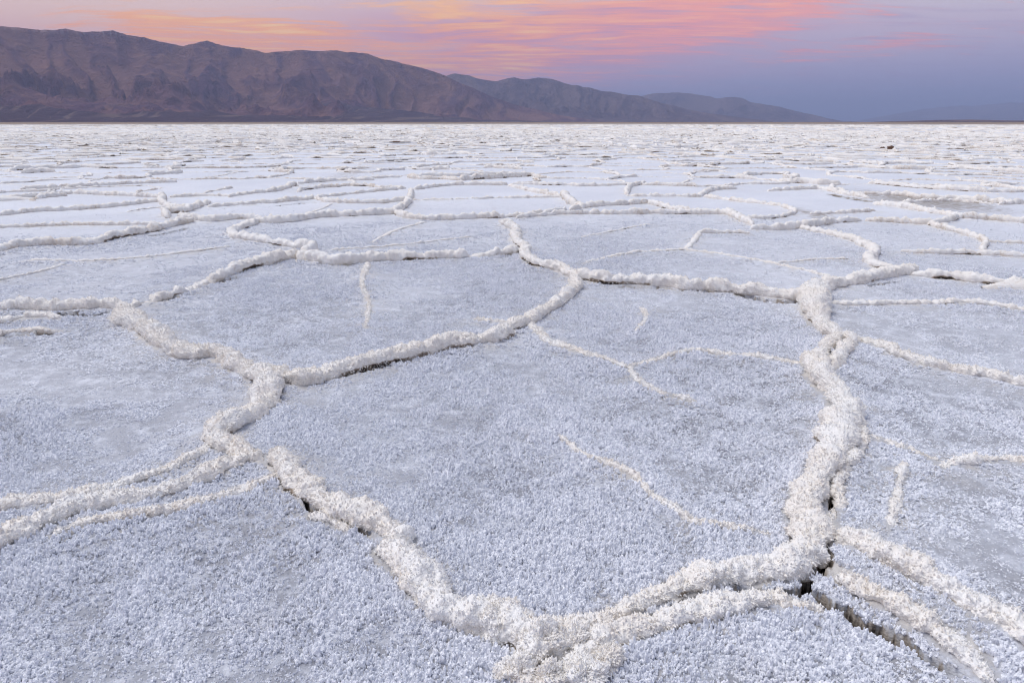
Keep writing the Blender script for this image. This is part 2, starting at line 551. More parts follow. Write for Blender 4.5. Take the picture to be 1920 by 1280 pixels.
tr([(1524, 556), (1522, 582), (1532, 606), (1556, 626), (1578, 640)], 50, 32, 'hunched ridge with a peach stain below the dark-gap junction', stain=0.3, ends=(0.9, 0.6))
tr([(1570, 644), (1552, 656), (1534, 676), (1528, 704)], 22, 24, 'left strand of the braided ridge beside the small dark hole', hr=0.8, ends=(0.8, 0.8))
tr([(1584, 638), (1594, 654), (1574, 674), (1560, 704)], 25, 22, 'right strand of the braided ridge beside the small dark hole', hr=0.8, ends=(0.8, 0.6))
tr([(1526, 690), (1532, 716), (1556, 746), (1582, 780), (1590, 806)], 48, 54, 'plump segmented ridge below the braided strands', ends=(0.85, 0.85))
tr([(1582, 796), (1572, 836), (1552, 872), (1538, 908), (1514, 942)], 56, 66, 'massive blocky white ridge with a looping crust at its side', ends=(0.85, 0.8))
tr([(1512, 942), (1502, 972), (1518, 1004), (1516, 1050)], 60, 66, 'popcorn-textured lumpy end of the massive ridge above the black crack', ends=(0.8, 0.8))
tr([(1604, 792), (1612, 826), (1604, 858), (1582, 880)], 24, 26, 'curled loop of crust hugging the massive blocky ridge')
tr([(1582, 886), (1564, 916), (1572, 948), (1556, 976), (1556, 1000)], 24, 22, 'ragged perforated crust strip beside the popcorn-textured ridge', stain=0.3)
tr([(1520, 558), (1550, 545), (1600, 535), (1640, 526), (1690, 517), (1714, 514)], 28, 24, 'pale ridge with tan undercut rising from the dark-gap junction', stain=0.22, hr=0.75)
tr([(1500, 431), (1550, 440), (1590, 450), (1626, 464), (1642, 478), (1630, 492), (1652, 504), (1700, 511)], 14, 22, 'twisting knuckled ridge coming down to the tan undercut ridge')
tr([(1712, 520), (1760, 525), (1830, 533), (1920, 543), (2010, 552)], 22, 22, 'straight tan-smudged ridge leaving the knuckled ridge corner', stain=0.25, hr=0.7)
tr([(1552, 572), (1620, 576), (1680, 574), (1760, 573), (1800, 570), (1850, 576), (1920, 586), (1990, 592)], 16, 15, 'low dotted ridge below the tan-smudged straight ridge', hr=0.55)
tr([(1600, 642), (1640, 650), (1672, 668), (1720, 684), (1780, 698), (1850, 710), (1920, 726), (2000, 742)], 20, 26, 'slender cream ridge leaving the braided strands')
tr([(1556, 1022), (1600, 1042), (1650, 1070), (1700, 1100), (1750, 1130), (1795, 1150)], 50, 64, 'frosted ridge descending on the far side of the black crack slab', hr=0.6)
tr([(1776, 1140), (1820, 1176), (1870, 1204), (1930, 1246), (1980, 1290)], 54, 68, 'thick cream ridge at the tail of the frosted slab', stain=0.2)
tr([(1800, 1140), (1850, 1162), (1890, 1180), (1960, 1214)], 28, 34, 'ochre-spotted upper twin of the thick tail ridge', stain=0.32)
tr([(1556, 1088), (1606, 1118), (1668, 1154), (1728, 1194), (1788, 1236), (1846, 1284)], 38, 54, 'raised frosted lip overhanging the long black crack', hr=0.5)
tr([(-60, 588), (0, 585), (50, 582), (100, 586), (150, 583), (205, 580), (250, 582)], 26, 22, 'puffy cream ridge with a black gap beneath near the lumpy stepped ridge', hr=0.8, stain=0.2)
tr([(246, 582), (300, 566), (350, 551), (400, 531), (436, 516)], 18, 20, 'thin flaking ridge split from its plate by black gaps', hr=0.75)
tr([(424, 520), (470, 505), (510, 496), (562, 486)], 22, 24, 'tan blistered ridge with one rusty spot', stain=0.36, hr=0.8)
tr([(-60, 622), (0, 610), (40, 601), (80, 599), (112, 602)], 20, 14, 'short double crust below the puffy cream ridge')
tr([(-60, 652), (0, 636), (50, 628), (108, 628)], 20, 12, 'brown-pitted broken crust tongue on the plate', stain=0.45)
tr([(402, 842), (370, 865), (320, 890), (260, 911), (200, 930), (130, 945), (60, 952), (-60, 968)], 18, 32, 'topmost of three parallel ridges fanning from the yellow hook')
tr([(470, 866), (400, 900), (350, 920), (290, 940), (220, 951), (150, 966), (90, 990), (40, 1014), (-60, 1050)], 34, 52, 'middle and thickest of three parallel ridges fanning from the yellow hook', stain=0.2)
tr([(520, 904), (470, 925), (400, 946), (330, 966), (250, 978), (180, 988), (110, 1008)], 22, 24, 'lowest dark-specked one of three parallel ridges fanning from the hook', hr=0.5, stain=0.3)
tr([(566, 486), (600, 495), (640, 498), (690, 492), (750, 490), (800, 488), (850, 485)], 24, 17, 'speckled ridge with dark slots at its foot beside the looped knot', hr=0.85, stain=0.2)
tr([(840, 486), (900, 484), (950, 480), (992, 474)], 18, 17, 'pale slab-sided ridge running into the knobbly zigzag', hr=0.85, stain=0.25)
tr([(690, 500), (683, 520), (680, 542), (690, 562), (692, 590), (685, 618)], 12, 7, 'thin upright vein hanging off the speckled ridge into its plate', hr=0.45)
tr([(488, 416), (474, 425), (440, 436), (438, 447), (470, 451), (520, 459), (560, 466)], 15, 19, 'hairpin-bent ridge curling back on itself')
tr([(556, 464), (586, 470), (578, 484), (566, 492)], 18, 20, 'looped knot where the hairpin ridge meets the tan ridge', hr=0.9)
tr([(340, 412), (400, 418), (450, 413), (490, 414)], 15, 14, 'short cream ridge bridging the hairpin bend and the brown-streaked ridge', hr=0.8)
tr([(488, 420), (540, 418), (600, 410), (660, 407), (740, 402)], 14, 13, 'tidy cream ridge leaving the hairpin bend', hr=0.9, stain=0.2)
tr([(-60, 486), (0, 475), (50, 465), (110, 462), (170, 460), (230, 447), (300, 432), (358, 419)], 20, 16, 'long brown-streaked ridge sloping up to the forked end', hr=0.8, stain=0.42)
tr([(988, 614), (1014, 630), (1026, 646), (1060, 658), (1100, 672), (1140, 685), (1182, 700)], 16, 14, 'thin ragged vein leaving the fork into the largest plates', hr=0.5)
tr([(1182, 700), (1192, 716), (1222, 738), (1262, 750), (1302, 761)], 14, 7, 'fading tail of the ragged vein on the largest plate', hr=0.4)
tr([(1180, 694), (1230, 681), (1290, 665), (1350, 669), (1420, 678), (1512, 691)], 11, 12, 'thread-thin arched vein reaching the plump segmented ridge', hr=0.45)
tr([(1048, 828), (1090, 860), (1150, 884), (1194, 904), (1222, 936), (1262, 962), (1304, 988), (1380, 1000), (1440, 1010)], 9, 13, 'low broken bead-like vein across the middle of the largest plate', hr=0.35)
tr([(1204, 582), (1212, 604), (1192, 628)], 9, 6, 'tiny curved sliver of crust alone on its plate', hr=0.4)
tr([(1618, 822), (1660, 836), (1720, 856), (1770, 880)], 14, 16, 'frost-buried faint ridge beside the curled crust loop', hr=0.35)
tr([(1764, 882), (1820, 875), (1880, 870), (1930, 872), (1990, 876)], 20, 20, 'low fuzzy ridge continuing from the frost-buried faint one', hr=0.42)
tr([(1692, 872), (1688, 905), (1680, 950), (1668, 992)], 13, 10, 'short frosted vein standing off the black crack slab', hr=0.3, ends=(0.3, 0.3))

# -- slim ridges of the middle distance and faint veins
MID_LABELS = {
    0: 'slim ridge bridging the tidy cream ridge and the knobbly zigzag top', 1: 'short upturned spur rising from the end of the tidy cream ridge',
    2: 'stubby shelf at the head of the forked thin vein', 3: 'long level slim ridge starting at the top of the knobbly zigzag',
    4: 'small diagonal link at the tail of the long level slim ridge', 5: 'slim ridge feeding the upper end of the twisting knuckled ridge',
    6: 'slim bar splitting off the upper end of the twisting knuckled ridge', 7: 'sagging slim ridge with a raised tip below the grey clay patch',
    8: 'slim ridge continuing past the raised tip of the sagging one', 9: 'hooked slim ridge hanging from the sagging one',
    10: 'straight slim ridge lying below the hooked slim one', 11: 'slanting slim ridge beside the grey clay patch',
    12: 'knobbly short spur where several slim ridges meet above the level one', 13: 'slim ridge leading into the knobbly short spur',
    14: 'slim ridge stretching away from the foot of the knobbly short spur', 20: 'slim ridge with a long black gap behind the grey clay patch',
    23: 'U-shaped slim ridge cupping a small plate', 24: 'long slim ridge sloping into the U-shaped one', 25: 'forked stub under the U-shaped slim ridge',
    26: 'dark-footed slim ridge leaving the U-shaped one', 27: 'slim ridge between the dark-footed one and the upturned spur',
    28: 'slim ridge lying behind the long one that slopes into the U shape', 29: 'faint straight slim ridge above the long brown-streaked ridge'}
mid_i = 0
for p, a, b in [
    ([(735, 400), (765, 409), (800, 413), (850, 413), (900, 412), (945, 411)], 11, 12), ([(735, 402), (756, 392), (768, 378), (772, 362)], 13, 10),
    ([(1310, 440), (1360, 440), (1405, 441)], 9, 7), ([(970, 411), (1050, 405), (1120, 403), (1200, 403), (1280, 403), (1360, 404)], 9, 10),
    ([(1360, 404), (1390, 417), (1410, 425)], 12, 12), ([(1410, 433), (1460, 432), (1505, 430)], 12, 14), ([(1500, 431), (1560, 421), (1612, 418)], 14, 10),
    ([(1625, 417), (1680, 420), (1740, 424), (1770, 420), (1804, 410)], 11, 11), ([(1804, 412), (1860, 415), (1920, 420), (1990, 424)], 12, 12),
    ([(1740, 425), (1800, 440), (1845, 454), (1840, 472)], 12, 10), ([(1690, 475), (1760, 478), (1850, 480), (1920, 485), (1990, 490)], 10, 11),
    ([(1640, 384), (1700, 392), (1760, 402), (1800, 410)], 12, 12), ([(1056, 368), (1072, 385), (1092, 393)], 13, 11),
    ([(955, 350), (1000, 360), (1050, 370)], 9, 10), ([(1070, 395), (1130, 388), (1212, 383)], 10, 10), ([(1176, 366), (1180, 352), (1210, 344)], 10, 8),
    ([(1176, 369), (1250, 370), (1312, 370)], 9, 9), ([(1312, 370), (1335, 358), (1380, 354)], 10, 9), ([(1322, 371), (1400, 381), (1465, 389)], 10, 10),
    ([(1218, 384), (1280, 398), (1365, 405)], 10, 10), ([(1440, 360), (1530, 355), (1572, 363), (1628, 373)], 9, 10),
    ([(1640, 386), (1700, 381), (1780, 378), (1860, 384)], 8, 9), ([(1872, 385), (1920, 382), (1990, 380)], 11, 11),
    ([(305, 370), (308, 384), (335, 392), (372, 390), (392, 381)], 12, 10), ([(-60, 410), (0, 405), (60, 398), (150, 393), (250, 384), (306, 378)], 11, 10),
    ([(316, 412), (312, 404), (345, 401), (378, 388)], 13, 12), ([(390, 391), (460, 386), (520, 381), (588, 374)], 11, 11),
    ([(590, 374), (620, 380), (700, 382), (770, 377)], 8, 9), ([(-60, 384), (0, 377), (60, 370), (130, 364), (220, 367), (300, 371)], 11, 10),
    ([(-60, 434), (0, 430), (80, 427), (200, 425), (300, 424)], 8, 8), ([(945, 410), (1000, 406), (1060, 396)], 8, 9),
    ([(1520, 404), (1580, 402), (1640, 398)], 7, 8), ([(1465, 390), (1490, 402), (1440, 412), (1380, 412)], 8, 7),
    ([(1840, 455), (1900, 457), (1990, 460)], 7, 7), ([(430, 370), (470, 364), (520, 358), (555, 346)], 9, 9), ([(590, 372), (680, 362), (760, 354)], 8, 8),
    ([(780, 356), (850, 348), (950, 348)], 9, 9), ([(40, 356), (120, 352), (230, 346), (330, 342)], 9, 8), ([(770, 378), (860, 376), (950, 372), (1050, 371)], 7, 7),
    ([(320, 371), (390, 368), (440, 369)], 9, 7), ([(560, 345), (620, 340), (700, 338)], 9, 8)]:
    tr(p, a, b, MID_LABELS.get(mid_i, L_MID), G_MID, hr=0.95, stain=0.36)
    mid_i += 1
for p, a, b in [
    ([(1100, 498), (1150, 486), (1220, 476), (1286, 473)], 7, 9), ([(1286, 473), (1300, 456), (1312, 440)], 10, 10),
    ([(1286, 474), (1350, 480), (1450, 498), (1562, 523)], 6, 4), ([(1090, 448), (1150, 436), (1220, 424)], 4, 4), ([(1460, 497), (1520, 490), (1590, 488)], 4, 4),
    ([(60, 491), (200, 490), (300, 482), (432, 464)], 7, 7), ([(-60, 540), (60, 516), (122, 498)], 6, 6), ([(570, 406), (600, 394), (622, 384)], 5, 5),
    ([(700, 456), (740, 436), (796, 418)], 7, 7), ([(618, 472), (740, 464), (882, 447)], 5, 4), ([(890, 604), (940, 608), (985, 610)], 5, 6),
    ([(240, 400), (280, 392), (310, 390)], 4, 5)]:
    tr(p, a, b, L_VEIN, G_VEIN, hr=0.5, stain=0.15)

# dark open cracks: pixel centre line, width in pixels
CRACKS = [([(1552, 1036), (1546, 1058), (1530, 1074), (1520, 1096), (1508, 1116), (1540, 1134), (1580, 1154), (1622, 1180), (1660, 1204), (1690, 1218)], 15),
          ([(1700, 1226), (1740, 1250), (1800, 1280)], 9), ([(1510, 1120), (1478, 1128), (1440, 1118), (1390, 1122)], 14), ([(1200, 1176), (1250, 1158), (1320, 1136)], 8),
          ([(1552, 664), (1550, 680), (1548, 692)], 12), ([(1380, 566), (1430, 574), (1500, 580)], 9), ([(1160, 552), (1240, 556), (1330, 562)], 5),
          ([(112, 598), (160, 598), (205, 594)], 7), ([(240, 588), (285, 580), (340, 570)], 7), ([(355, 562), (400, 546), (445, 534)], 8),
          ([(530, 736), (590, 736), (640, 722), (700, 708), (780, 690)], 5), ([(0, 646), (50, 638), (100, 634)], 6),
          ([(560, 942), (590, 968), (640, 984), (690, 1012)], 6), ([(600, 506), (660, 506)], 5), ([(890, 492), (950, 490), (980, 484)], 4),
          ([(1630, 545), (1680, 537)], 4), ([(512, 868), (516, 880)], 6), ([(470, 792), (500, 768), (522, 748)], 5), ([(520, 387), (588, 381)], 4),
          ([(280, 444), (350, 430)], 4), ([(1540, 362), (1625, 378)], 4), ([(500, 357), (548, 349)], 4), ([(1560, 925), (1562, 960), (1550, 1000)], 7),
          ([(-40, 488), (10, 480)], 5), ([(1070, 398), (1092, 396)], 4)]
# these lie right at a ridge's foot: pixels to lift them so that they do
CRACK_FOOT = {5: 9, 6: 11, 7: 5, 8: 9, 9: 11, 10: 12, 11: 4, 13: 6, 14: 7, 15: 5, 17: 4}
# places where the crust is thin and grey clay shows between the crystals: pixel, radius in pixels, amount
CLAY = [(862, 1226, 75, .34), (800, 1180, 45, .22), (760, 1120, 40, .2), (985, 1150, 60, .14), (470, 905, 40, .25), (430, 690, 45, .15), (420, 700, 50, .1),
        (640, 1010, 35, .22), (1330, 1185, 90, .22), (1450, 1160, 50, .25), (1560, 1190, 70, .16), (1250, 1200, 60, .2), (500, 512, 30, .25),
        (560, 500, 22, .3), (1520, 402, 40, .45), (1640, 376, 60, .35), (1720, 376, 60, .45), (1800, 378, 50, .35), (1160, 1060, 60, .06), (1610, 668, 40, .15),
        (1500, 800, 30, .12), (640, 330, 70, .35), (1080, 312, 60, .25), (1480, 940, 30, .12), (330, 470, 60, .1), (90, 1020, 60, .15)]


def catmull(P, n):
    P = np.vstack([2 * P[0] - P[1], P, 2 * P[-1] - P[-2]])
    out = []
    t = np.linspace(0, 1, n, endpoint=False)[:, None]
    for i in range(1, len(P) - 2):
        a, b, c, d = P[i - 1], P[i], P[i + 1], P[i + 2]
        out.append(0.5 * ((2 * b) + (c - a) * t + (2 * a - 5 * b + 4 * c - d) * t ** 2 + (3 * b - a - 3 * c + d) * t ** 3))
    out.append(P[-2][None])
    return np.vstack(out)


def resample(P, W, ds):
    seg = np.linalg.norm(np.diff(P, axis=0), axis=1)
    s = np.concatenate([[0], np.cumsum(seg)])
    n = max(4, int(s[-1] / ds) + 1)
    t = np.linspace(0, s[-1], n)
    return np.stack([np.interp(t, s, P[:, 0]), np.interp(t, s, P[:, 1])], -1), np.interp(t, s, W), t


lines = []                        # (xy, width, dict)
for d in T:
    px = catmull(d['pts'], 8)
    g, depth = ground_pt(px[:, 0], px[:, 1] + 1.0)
    tt = np.linspace(0, 1, len(px))
    wm = (d['w0'] + (d['w1'] - d['w0']) * tt) * depth / FPX
    lines.append((g, wm, d))

# ---- the rest of the polygon network: a jittered cell pattern far out and beyond the sides of the picture
pts = []
sp = 2.1
for gx in np.arange(-95, 95, sp):
    for gy in np.arange(-6, 118, sp):
        a, b = hf(np.array([int(gx * 7)]), np.array([int(gy * 7)]), np.array([1])), hf(np.array([int(gx * 7)]), np.array([int(gy * 7)]), np.array([2]))
        x, y = gx + (float(a[0]) - .5) * sp * 1.15, gy + (float(b[0]) - .5) * sp * 1.15
        if abs(math.atan2(x, max(y, 0.01))) < R(46) or y < 14 and abs(x) < 16:
            pts.append((x, y))
res = mgeo.delaunay_2d_cdt([Vector(p) for p in pts], [], [], 0, 1e-4)
dv, df = np.array([tuple(v) for v in res[0]]), res[2]
cc, em = [], {}
for fi, f in enumerate(df):
    A, B, C = dv[f[0]], dv[f[1]], dv[f[2]]
    D = 2 * (A[0] * (B[1] - C[1]) + B[0] * (C[1] - A[1]) + C[0] * (A[1] - B[1]))
    if abs(D) < 1e-6:
        cc.append((1e6, 1e6)); continue
    sq = lambda p: p[0] ** 2 + p[1] ** 2
    cc.append(((sq(A) * (B[1] - C[1]) + sq(B) * (C[1] - A[1]) + sq(C) * (A[1] - B[1])) / D,
               (sq(A) * (C[0] - B[0]) + sq(B) * (A[0] - C[0]) + sq(C) * (B[0] - A[0])) / D))
    for i in range(3):
        k = tuple(sorted((f[i], f[(i + 1) % 3])))
        em.setdefault(k, []).append(fi)
traced = np.vstack([resample(l[0], l[1], 0.15)[0] for l in lines])
far_lines = []
for k, fs in em.items():
    if len(fs) != 2:
        continue
    P, Q = np.array(cc[fs[0]]), np.array(cc[fs[1]])
    L = np.linalg.norm(P - Q)
    if L < 0.12 or L > 8:
        continue
    mid = (P + Q) / 2
    r, az = math.hypot(*mid), abs(math.degrees(math.atan2(mid[0], mid[1])))
    if r < 2.2 or r > 112 or az > 44 + (30 if r < 14 else 0):
        continue
    inside = mid[1] > 0 and r < 15.2 and az < 39
    if inside:
        continue
    if r < 24 and np.min(np.hypot(*(traced - mid).T)) < 0.45:
        continue
    rv = rng.random()
    if rv < 0.04:
        continue
    n = 10
    t = np.linspace(0, 1, n)[:, None]
    nrm = np.array([-(Q - P)[1], (Q - P)[0]]) / L
    pl = P + (Q - P) * t
    off = fbm(pl * 1.1, 3, 5) * 0.30 * L ** 0.5
    pl = pl + nrm * (off[:, None] * np.sin(np.pi * t) ** 0.7)
    pl += 0.16 * np.stack([fbm(pl * 0.8 + 3, 2, 8), fbm(pl * 0.8 + 9, 2, 9)], -1)
    w = (0.052 + 0.075 * rng.random() ** 1.4) * (1 + 0.5 * fbm(pl * 1.7, 2, 15)) * (0.6 if rv < 0.25 else 1.0)
    far_lines.append((r, az, pl, w, dict(label=None, hr=0.75 + 0.40 * rng.random(), stain=0.26 + 0.28 * rng.random() ** 2, ends=(0.7, 0.7), name='salt_ridge', ext=0.05, far=True, gap=0.15 + 0.45 * rng.random())))

# ------------------------------------------------------------------ ground sheet (polar grid, finer where the camera stands)
rs, r = [0.25, 0.5, 0.7], 0.85
while r < 13.0:
    rs.append(r)
    r += float(np.clip(r * math.hypot(r, CAMH) / (CAMH * 683) * 1.45, 0.0074, 0.034))
n_near = len(rs)
while r < 640:
    rs.append(r)
    r += max(0.12, r * 0.015)
rs = np.array(rs)
th_f = np.linspace(-42, 42, 605)
th = np.radians(np.concatenate([np.linspace(-180, -62, 24, endpoint=False), np.linspace(-62, -42, 60, endpoint=False), th_f,
                                np.linspace(42, 62, 61)[1:], np.linspace(62, 180, 25)[1:]]))
# keep a multiple of four columns for the coarser far part
while (len(th) - 1) % 4:
    th = np.insert(th, 1, (th[0] + th[1]) / 2)
NR, NC = len(rs), len(th)
TH, RR = np.meshgrid(th, rs)
X, Y = RR * np.sin(TH), RR * np.cos(TH)
P2 = np.stack([X, Y], -1)
Dist = np.full((NR, NC), 9.0, np.float32)      # distance to a ridge flank
Crk = np.full((NR, NC), 9.0, np.float32)       # distance to a crack, in half-widths


def splat(arr, pl, rad, margin, norm=None):
    for i in range(len(pl) - 1):
        a, b = pl[i], pl[i + 1]
        mr = margin
        ra, rb = math.hypot(*a), math.hypot(*b)
        lo, hi = min(ra, rb) - mr, max(ra, rb) + mr
        ta, tb = math.atan2(a[0], a[1]), math.atan2(b[0], b[1])
        if abs(ta - tb) > 2:
            continue
        md = mr / max(lo, 0.3)
        i0, i1 = np.searchsorted(rs, lo), np.searchsorted(rs, hi)
        j0, j1 = np.searchsorted(th, min(ta, tb) - md), np.searchsorted(th, max(ta, tb) + md)
        if i1 <= i0 or j1 <= j0:
            continue
        q = P2[i0:i1, j0:j1]
        ab = b - a
        t = np.clip(((q - a) @ ab) / max(ab @ ab, 1e-9), 0, 1)
        d = np.linalg.norm(q - a - t[..., None] * ab, axis=-1)
        if norm:
            d = d / norm
        else:
            d = d - rad[i] * 0.5
        arr[i0:i1, j0:j1] = np.minimum(arr[i0:i1, j0:j1], d)


for g, wm, d in lines:
    pl, w, _ = resample(g, wm, 0.12)
    splat(Dist, pl, w, 0.55)
for r_, az_, pl, w, d in far_lines:
    if r_ < 40:
        splat(Dist, pl[::2], w[::2], 0.5)
for ci, (c, wpx) in enumerate(CRACKS):
    px = catmull(np.array(c, float), 5)
    if ci in CRACK_FOOT:
        px[:, 1] -= CRACK_FOOT[ci]
    g, dep = ground_pt(px[:, 0], px[:, 1])
    hw = float(np.mean(dep)) * wpx / FPX * 0.62
    jit = np.stack([fbm(g * 13, 2, 3), fbm(g * 13 + 5, 2, 4)], -1) * hw * 2.4
    splat(Crk, g + jit, None, hw * 5 + 0.05, hw)

Crk[:n_near] += np.where(Crk[:n_near] < 5, 0.95 * fbm(P2[:n_near] * 36, 3, 44), 0)
Z = 0.014 * fbm(P2 * 0.7, 3, 1) + 0.006 * fbm(P2 * 3.1, 3, 2)
near = RR < 14.5
edge = np.exp(-np.clip(Dist, 0, 9) / 0.10)
Z = Z + 0.022 * np.exp(-np.clip(Dist, 0, 9) / 0.16)
pn = P2[:n_near]
rough = np.clip(0.55 + 0.9 * fbm(pn * 0.9, 3, 11), 0.12, 1.4)
f1, id1 = worley(pn * 62, 21)
f2, id2 = worley(pn * 24, 22)
rel = 0.0062 * (1 - f1) * (0.4 + id1) + 0.0075 * (1 - f2) * (0.4 + id2) + 0.006 * fbm(pn * 11, 3, 23)
Z[:n_near] += rel * rough * (0.75 + 0.8 * edge[:n_near])
clay = np.zeros_like(Z)
for x, y, rp, am in CLAY:
    g, dep = ground_pt(x, y)
    d2 = (X - g[0]) ** 2 / (rp * dep / FPX) ** 2 + (Y - g[1]) ** 2 / (max(0.6 * rp, 8) * dep ** 2 / CAMH / FPX) ** 2
    clay += am * np.exp(-d2 * 1.2)
ck = np.clip(1.25 - Crk, 0, 1)
Z = Z - 0.20 * ck ** 0.7
mud = np.clip(clay, 0, 0.6) + np.clip(1.75 - Crk, 0, 1) * 1.3
tuft_shade = np.clip((13.0 - RR) / 9.0, 0, 1) * np.clip(0.8 + 0.6 * fbm(P2 * 1.1, 3, 51), 0, 1)  # mask for the painted shade among the near tufts
g_, dp_ = ground_pt(np.array([1640, 1860.]), np.array([1085, 1220.]))
sl = np.linspace(0, 1, 9)[:, None]
slab = np.zeros_like(Z)
for q_ in g_[0] * (1 - sl) + g_[1] * sl:
    slab = np.maximum(slab, np.exp(-((X - q_[0]) ** 2 + (Y - q_[1]) ** 2) / 0.15 ** 2))
Z = Z + 0.055 * slab * (Crk > 1.2)
Zg = np.clip(Z, -0.26, 0.2)

V = np.stack([X, Y, Zg], -1).reshape(-1, 3)
idx = np.arange(NR * NC, dtype=np.int32).reshape(NR, NC)
A = idx[:n_near]
quads = np.stack([A[:-1, :-1], A[1:, :-1], A[1:, 1:], A[:-1, 1:]], -1).reshape(-1, 4)
S4 = idx[n_near:, ::4]
q2 = np.stack([S4[:-1, :-1], S4[1:, :-1], S4[1:, 1:], S4[:-1, 1:]], -1).reshape(-1, 4)
top = idx[n_near - 1]
tri = []
for j in range(0, NC - 1, 4):
    a, b = idx[n_near, j], idx[n_near, j + 4]
    tri += [(top[j], a, top[j + 1]), (top[j + 1], a, top[j + 2]), (a, b, top[j + 2]), (top[j + 2], b, top[j + 3]), (top[j + 3], b, top[j + 4])]
allq = np.vstack([quads, q2])
tri = np.array(tri, np.int32)
used = np.zeros(NR * NC, bool)
used[allq.ravel()] = True
used[tri.ravel()] = True
remap = np.cumsum(used) - 1
flip = lambda f: f[:, ::-1]
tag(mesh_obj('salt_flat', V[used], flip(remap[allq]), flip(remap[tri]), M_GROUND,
             {'mud': ('FLOAT', mud.reshape(-1)[used]), 'edge': ('FLOAT', edge.reshape(-1)[used]), 'tuft_shade': ('FLOAT', tuft_shade.reshape(-1)[used])}),
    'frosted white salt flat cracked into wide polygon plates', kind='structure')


def look(arr, xy):
    r_ = np.hypot(xy[:, 0], xy[:, 1])
    t_ = np.arctan2(xy[:, 0], xy[:, 1])
    i = np.clip(np.searchsorted(rs, r_), 0, n_near - 1)
    j = np.clip(np.searchsorted(th, t_), 0, NC - 1)
    return arr[i, j]


# the brown mud plain beyond the salt, out to the mountains
mr = np.geomspace(380, 160000, 40)
ma = np.linspace(0, 2 * math.pi, 97)
mv = [(0, 0, -0.9)] + [(q * math.sin(a), q * math.cos(a), -0.34) for q in mr for a in ma[:-1]]
mq, mt = [], []
for i in range(len(mr) - 1):
    for j in range(96):
        k = (j + 1) % 96
        mq.append((1 + i * 96 + j, 1 + i * 96 + k, 1 + (i + 1) * 96 + k, 1 + (i + 1) * 96 + j)[::-1])
for j in range(96):
    mt.append((0, 1 + (j + 1) % 96, 1 + j)[::-1])
tag(mesh_obj('mud_plain', mv, mq, mt, M_MUD), 'brown mud plain behind the salt, reaching the mountains', kind='structure')


# ------------------------------------------------------------------ tufts: points of a mesh that carry copies of its own prototype pieces
NPROTO = 10


def tuft_group(real):
    ng = bpy.data.node_groups.new('crystal_tufts', 'GeometryNodeTree')
    ng.interface.new_socket('Geometry', in_out='INPUT', socket_type='NodeSocketGeometry')
    ng.interface.new_socket('Geometry', in_out='OUTPUT', socket_type='NodeSocketGeometry')
    gw = NT(ng)
    gi, go = gw.n('NodeGroupInput'), gw.n('NodeGroupOutput')

    def named(nm, typ):
        nd = ng.nodes.new('GeometryNodeInputNamedAttribute')
        nd.data_type = typ
        nd.inputs['Name'].default_value = nm
        return nd.outputs['Attribute']

    def sep(val):
        cmp_ = gw.n('FunctionNodeCompare', data_type='INT', operation='EQUAL')
        ng.links.new(named('proto', 'INT'), cmp_.inputs[2])
        cmp_.inputs[3].default_value = val
        s = gw.n('GeometryNodeSeparateGeometry', domain='POINT')
        ng.links.new(gi.outputs[0], s.inputs[0])
        ng.links.new(cmp_.outputs[0], s.inputs[1])
        return s.outputs[0]
    g2i = gw.n('GeometryNodeGeometryToInstance')
    for q in range(NPROTO):
        ng.links.new(sep(q + 1), g2i.inputs[0])
    iop = gw.n('GeometryNodeInstanceOnPoints')
    ng.links.new(sep(0), iop.inputs['Points'])
    ng.links.new(g2i.outputs[0], iop.inputs['Instance'])
    iop.inputs['Pick Instance'].default_value = True
    e2r = gw.n('FunctionNodeEulerToRotation')
    ng.links.new(named('tuft_rot', 'FLOAT_VECTOR'), e2r.inputs[0])
    ng.links.new(e2r.outputs[0], iop.inputs['Rotation'])
    ng.links.new(named('tuft_scale', 'FLOAT_VECTOR'), iop.inputs['Scale'])
    jn = gw.n('GeometryNodeJoinGeometry')
    inst = iop.outputs[0]
    if real:
        rl = gw.n('GeometryNodeRealizeInstances')
        ng.links.new(inst, rl.inputs[0])
        inst = rl.outputs[0]
    ng.links.new(inst, jn.inputs[0])
    ng.links.new(sep(-1), jn.inputs[0])
    ng.links.new(jn.outputs[0], go.inputs[0])
    return ng


TUFTS, GRAINS = tuft_group(False), tuft_group(True)


def grain_protos():
    """clusters of rounded salt grains, about a centimetre across"""
    iv = np.array([(1, 0, 0), (-1, 0, 0), (0, 1, 0), (0, -1, 0), (0, 0, 1), (0, 0, -1)], float)
    it = np.array([(0, 2, 4), (2, 1, 4), (1, 3, 4), (3, 0, 4), (2, 0, 5), (1, 2, 5), (3, 1, 5), (0, 3, 5)])
    v, f, k, b = [], [], [], 0
    for q in range(NPROTO):
        for _ in range(rng.integers(1, 4)):
            an, rd = rng.random() * 6.28, 0.0055 * math.sqrt(rng.random())
            rr = 0.0020 + 0.0028 * rng.random()
            u = iv * rr * (0.8 + 0.55 * rng.random((6, 1)))
            u = u * np.array([1, 1, 1.0 + 0.9 * rng.random()]) + np.array([math.cos(an) * rd, math.sin(an) * rd, 0.0012 * rng.random()])
            v.append(u); f.append(it + b); k.append(np.full(6, q + 1)); b += 6
    return np.vstack(v), np.vstack(f), np.concatenate(k)


NGRAIN = 0
GP_V, GP_F, GP_K = grain_protos()


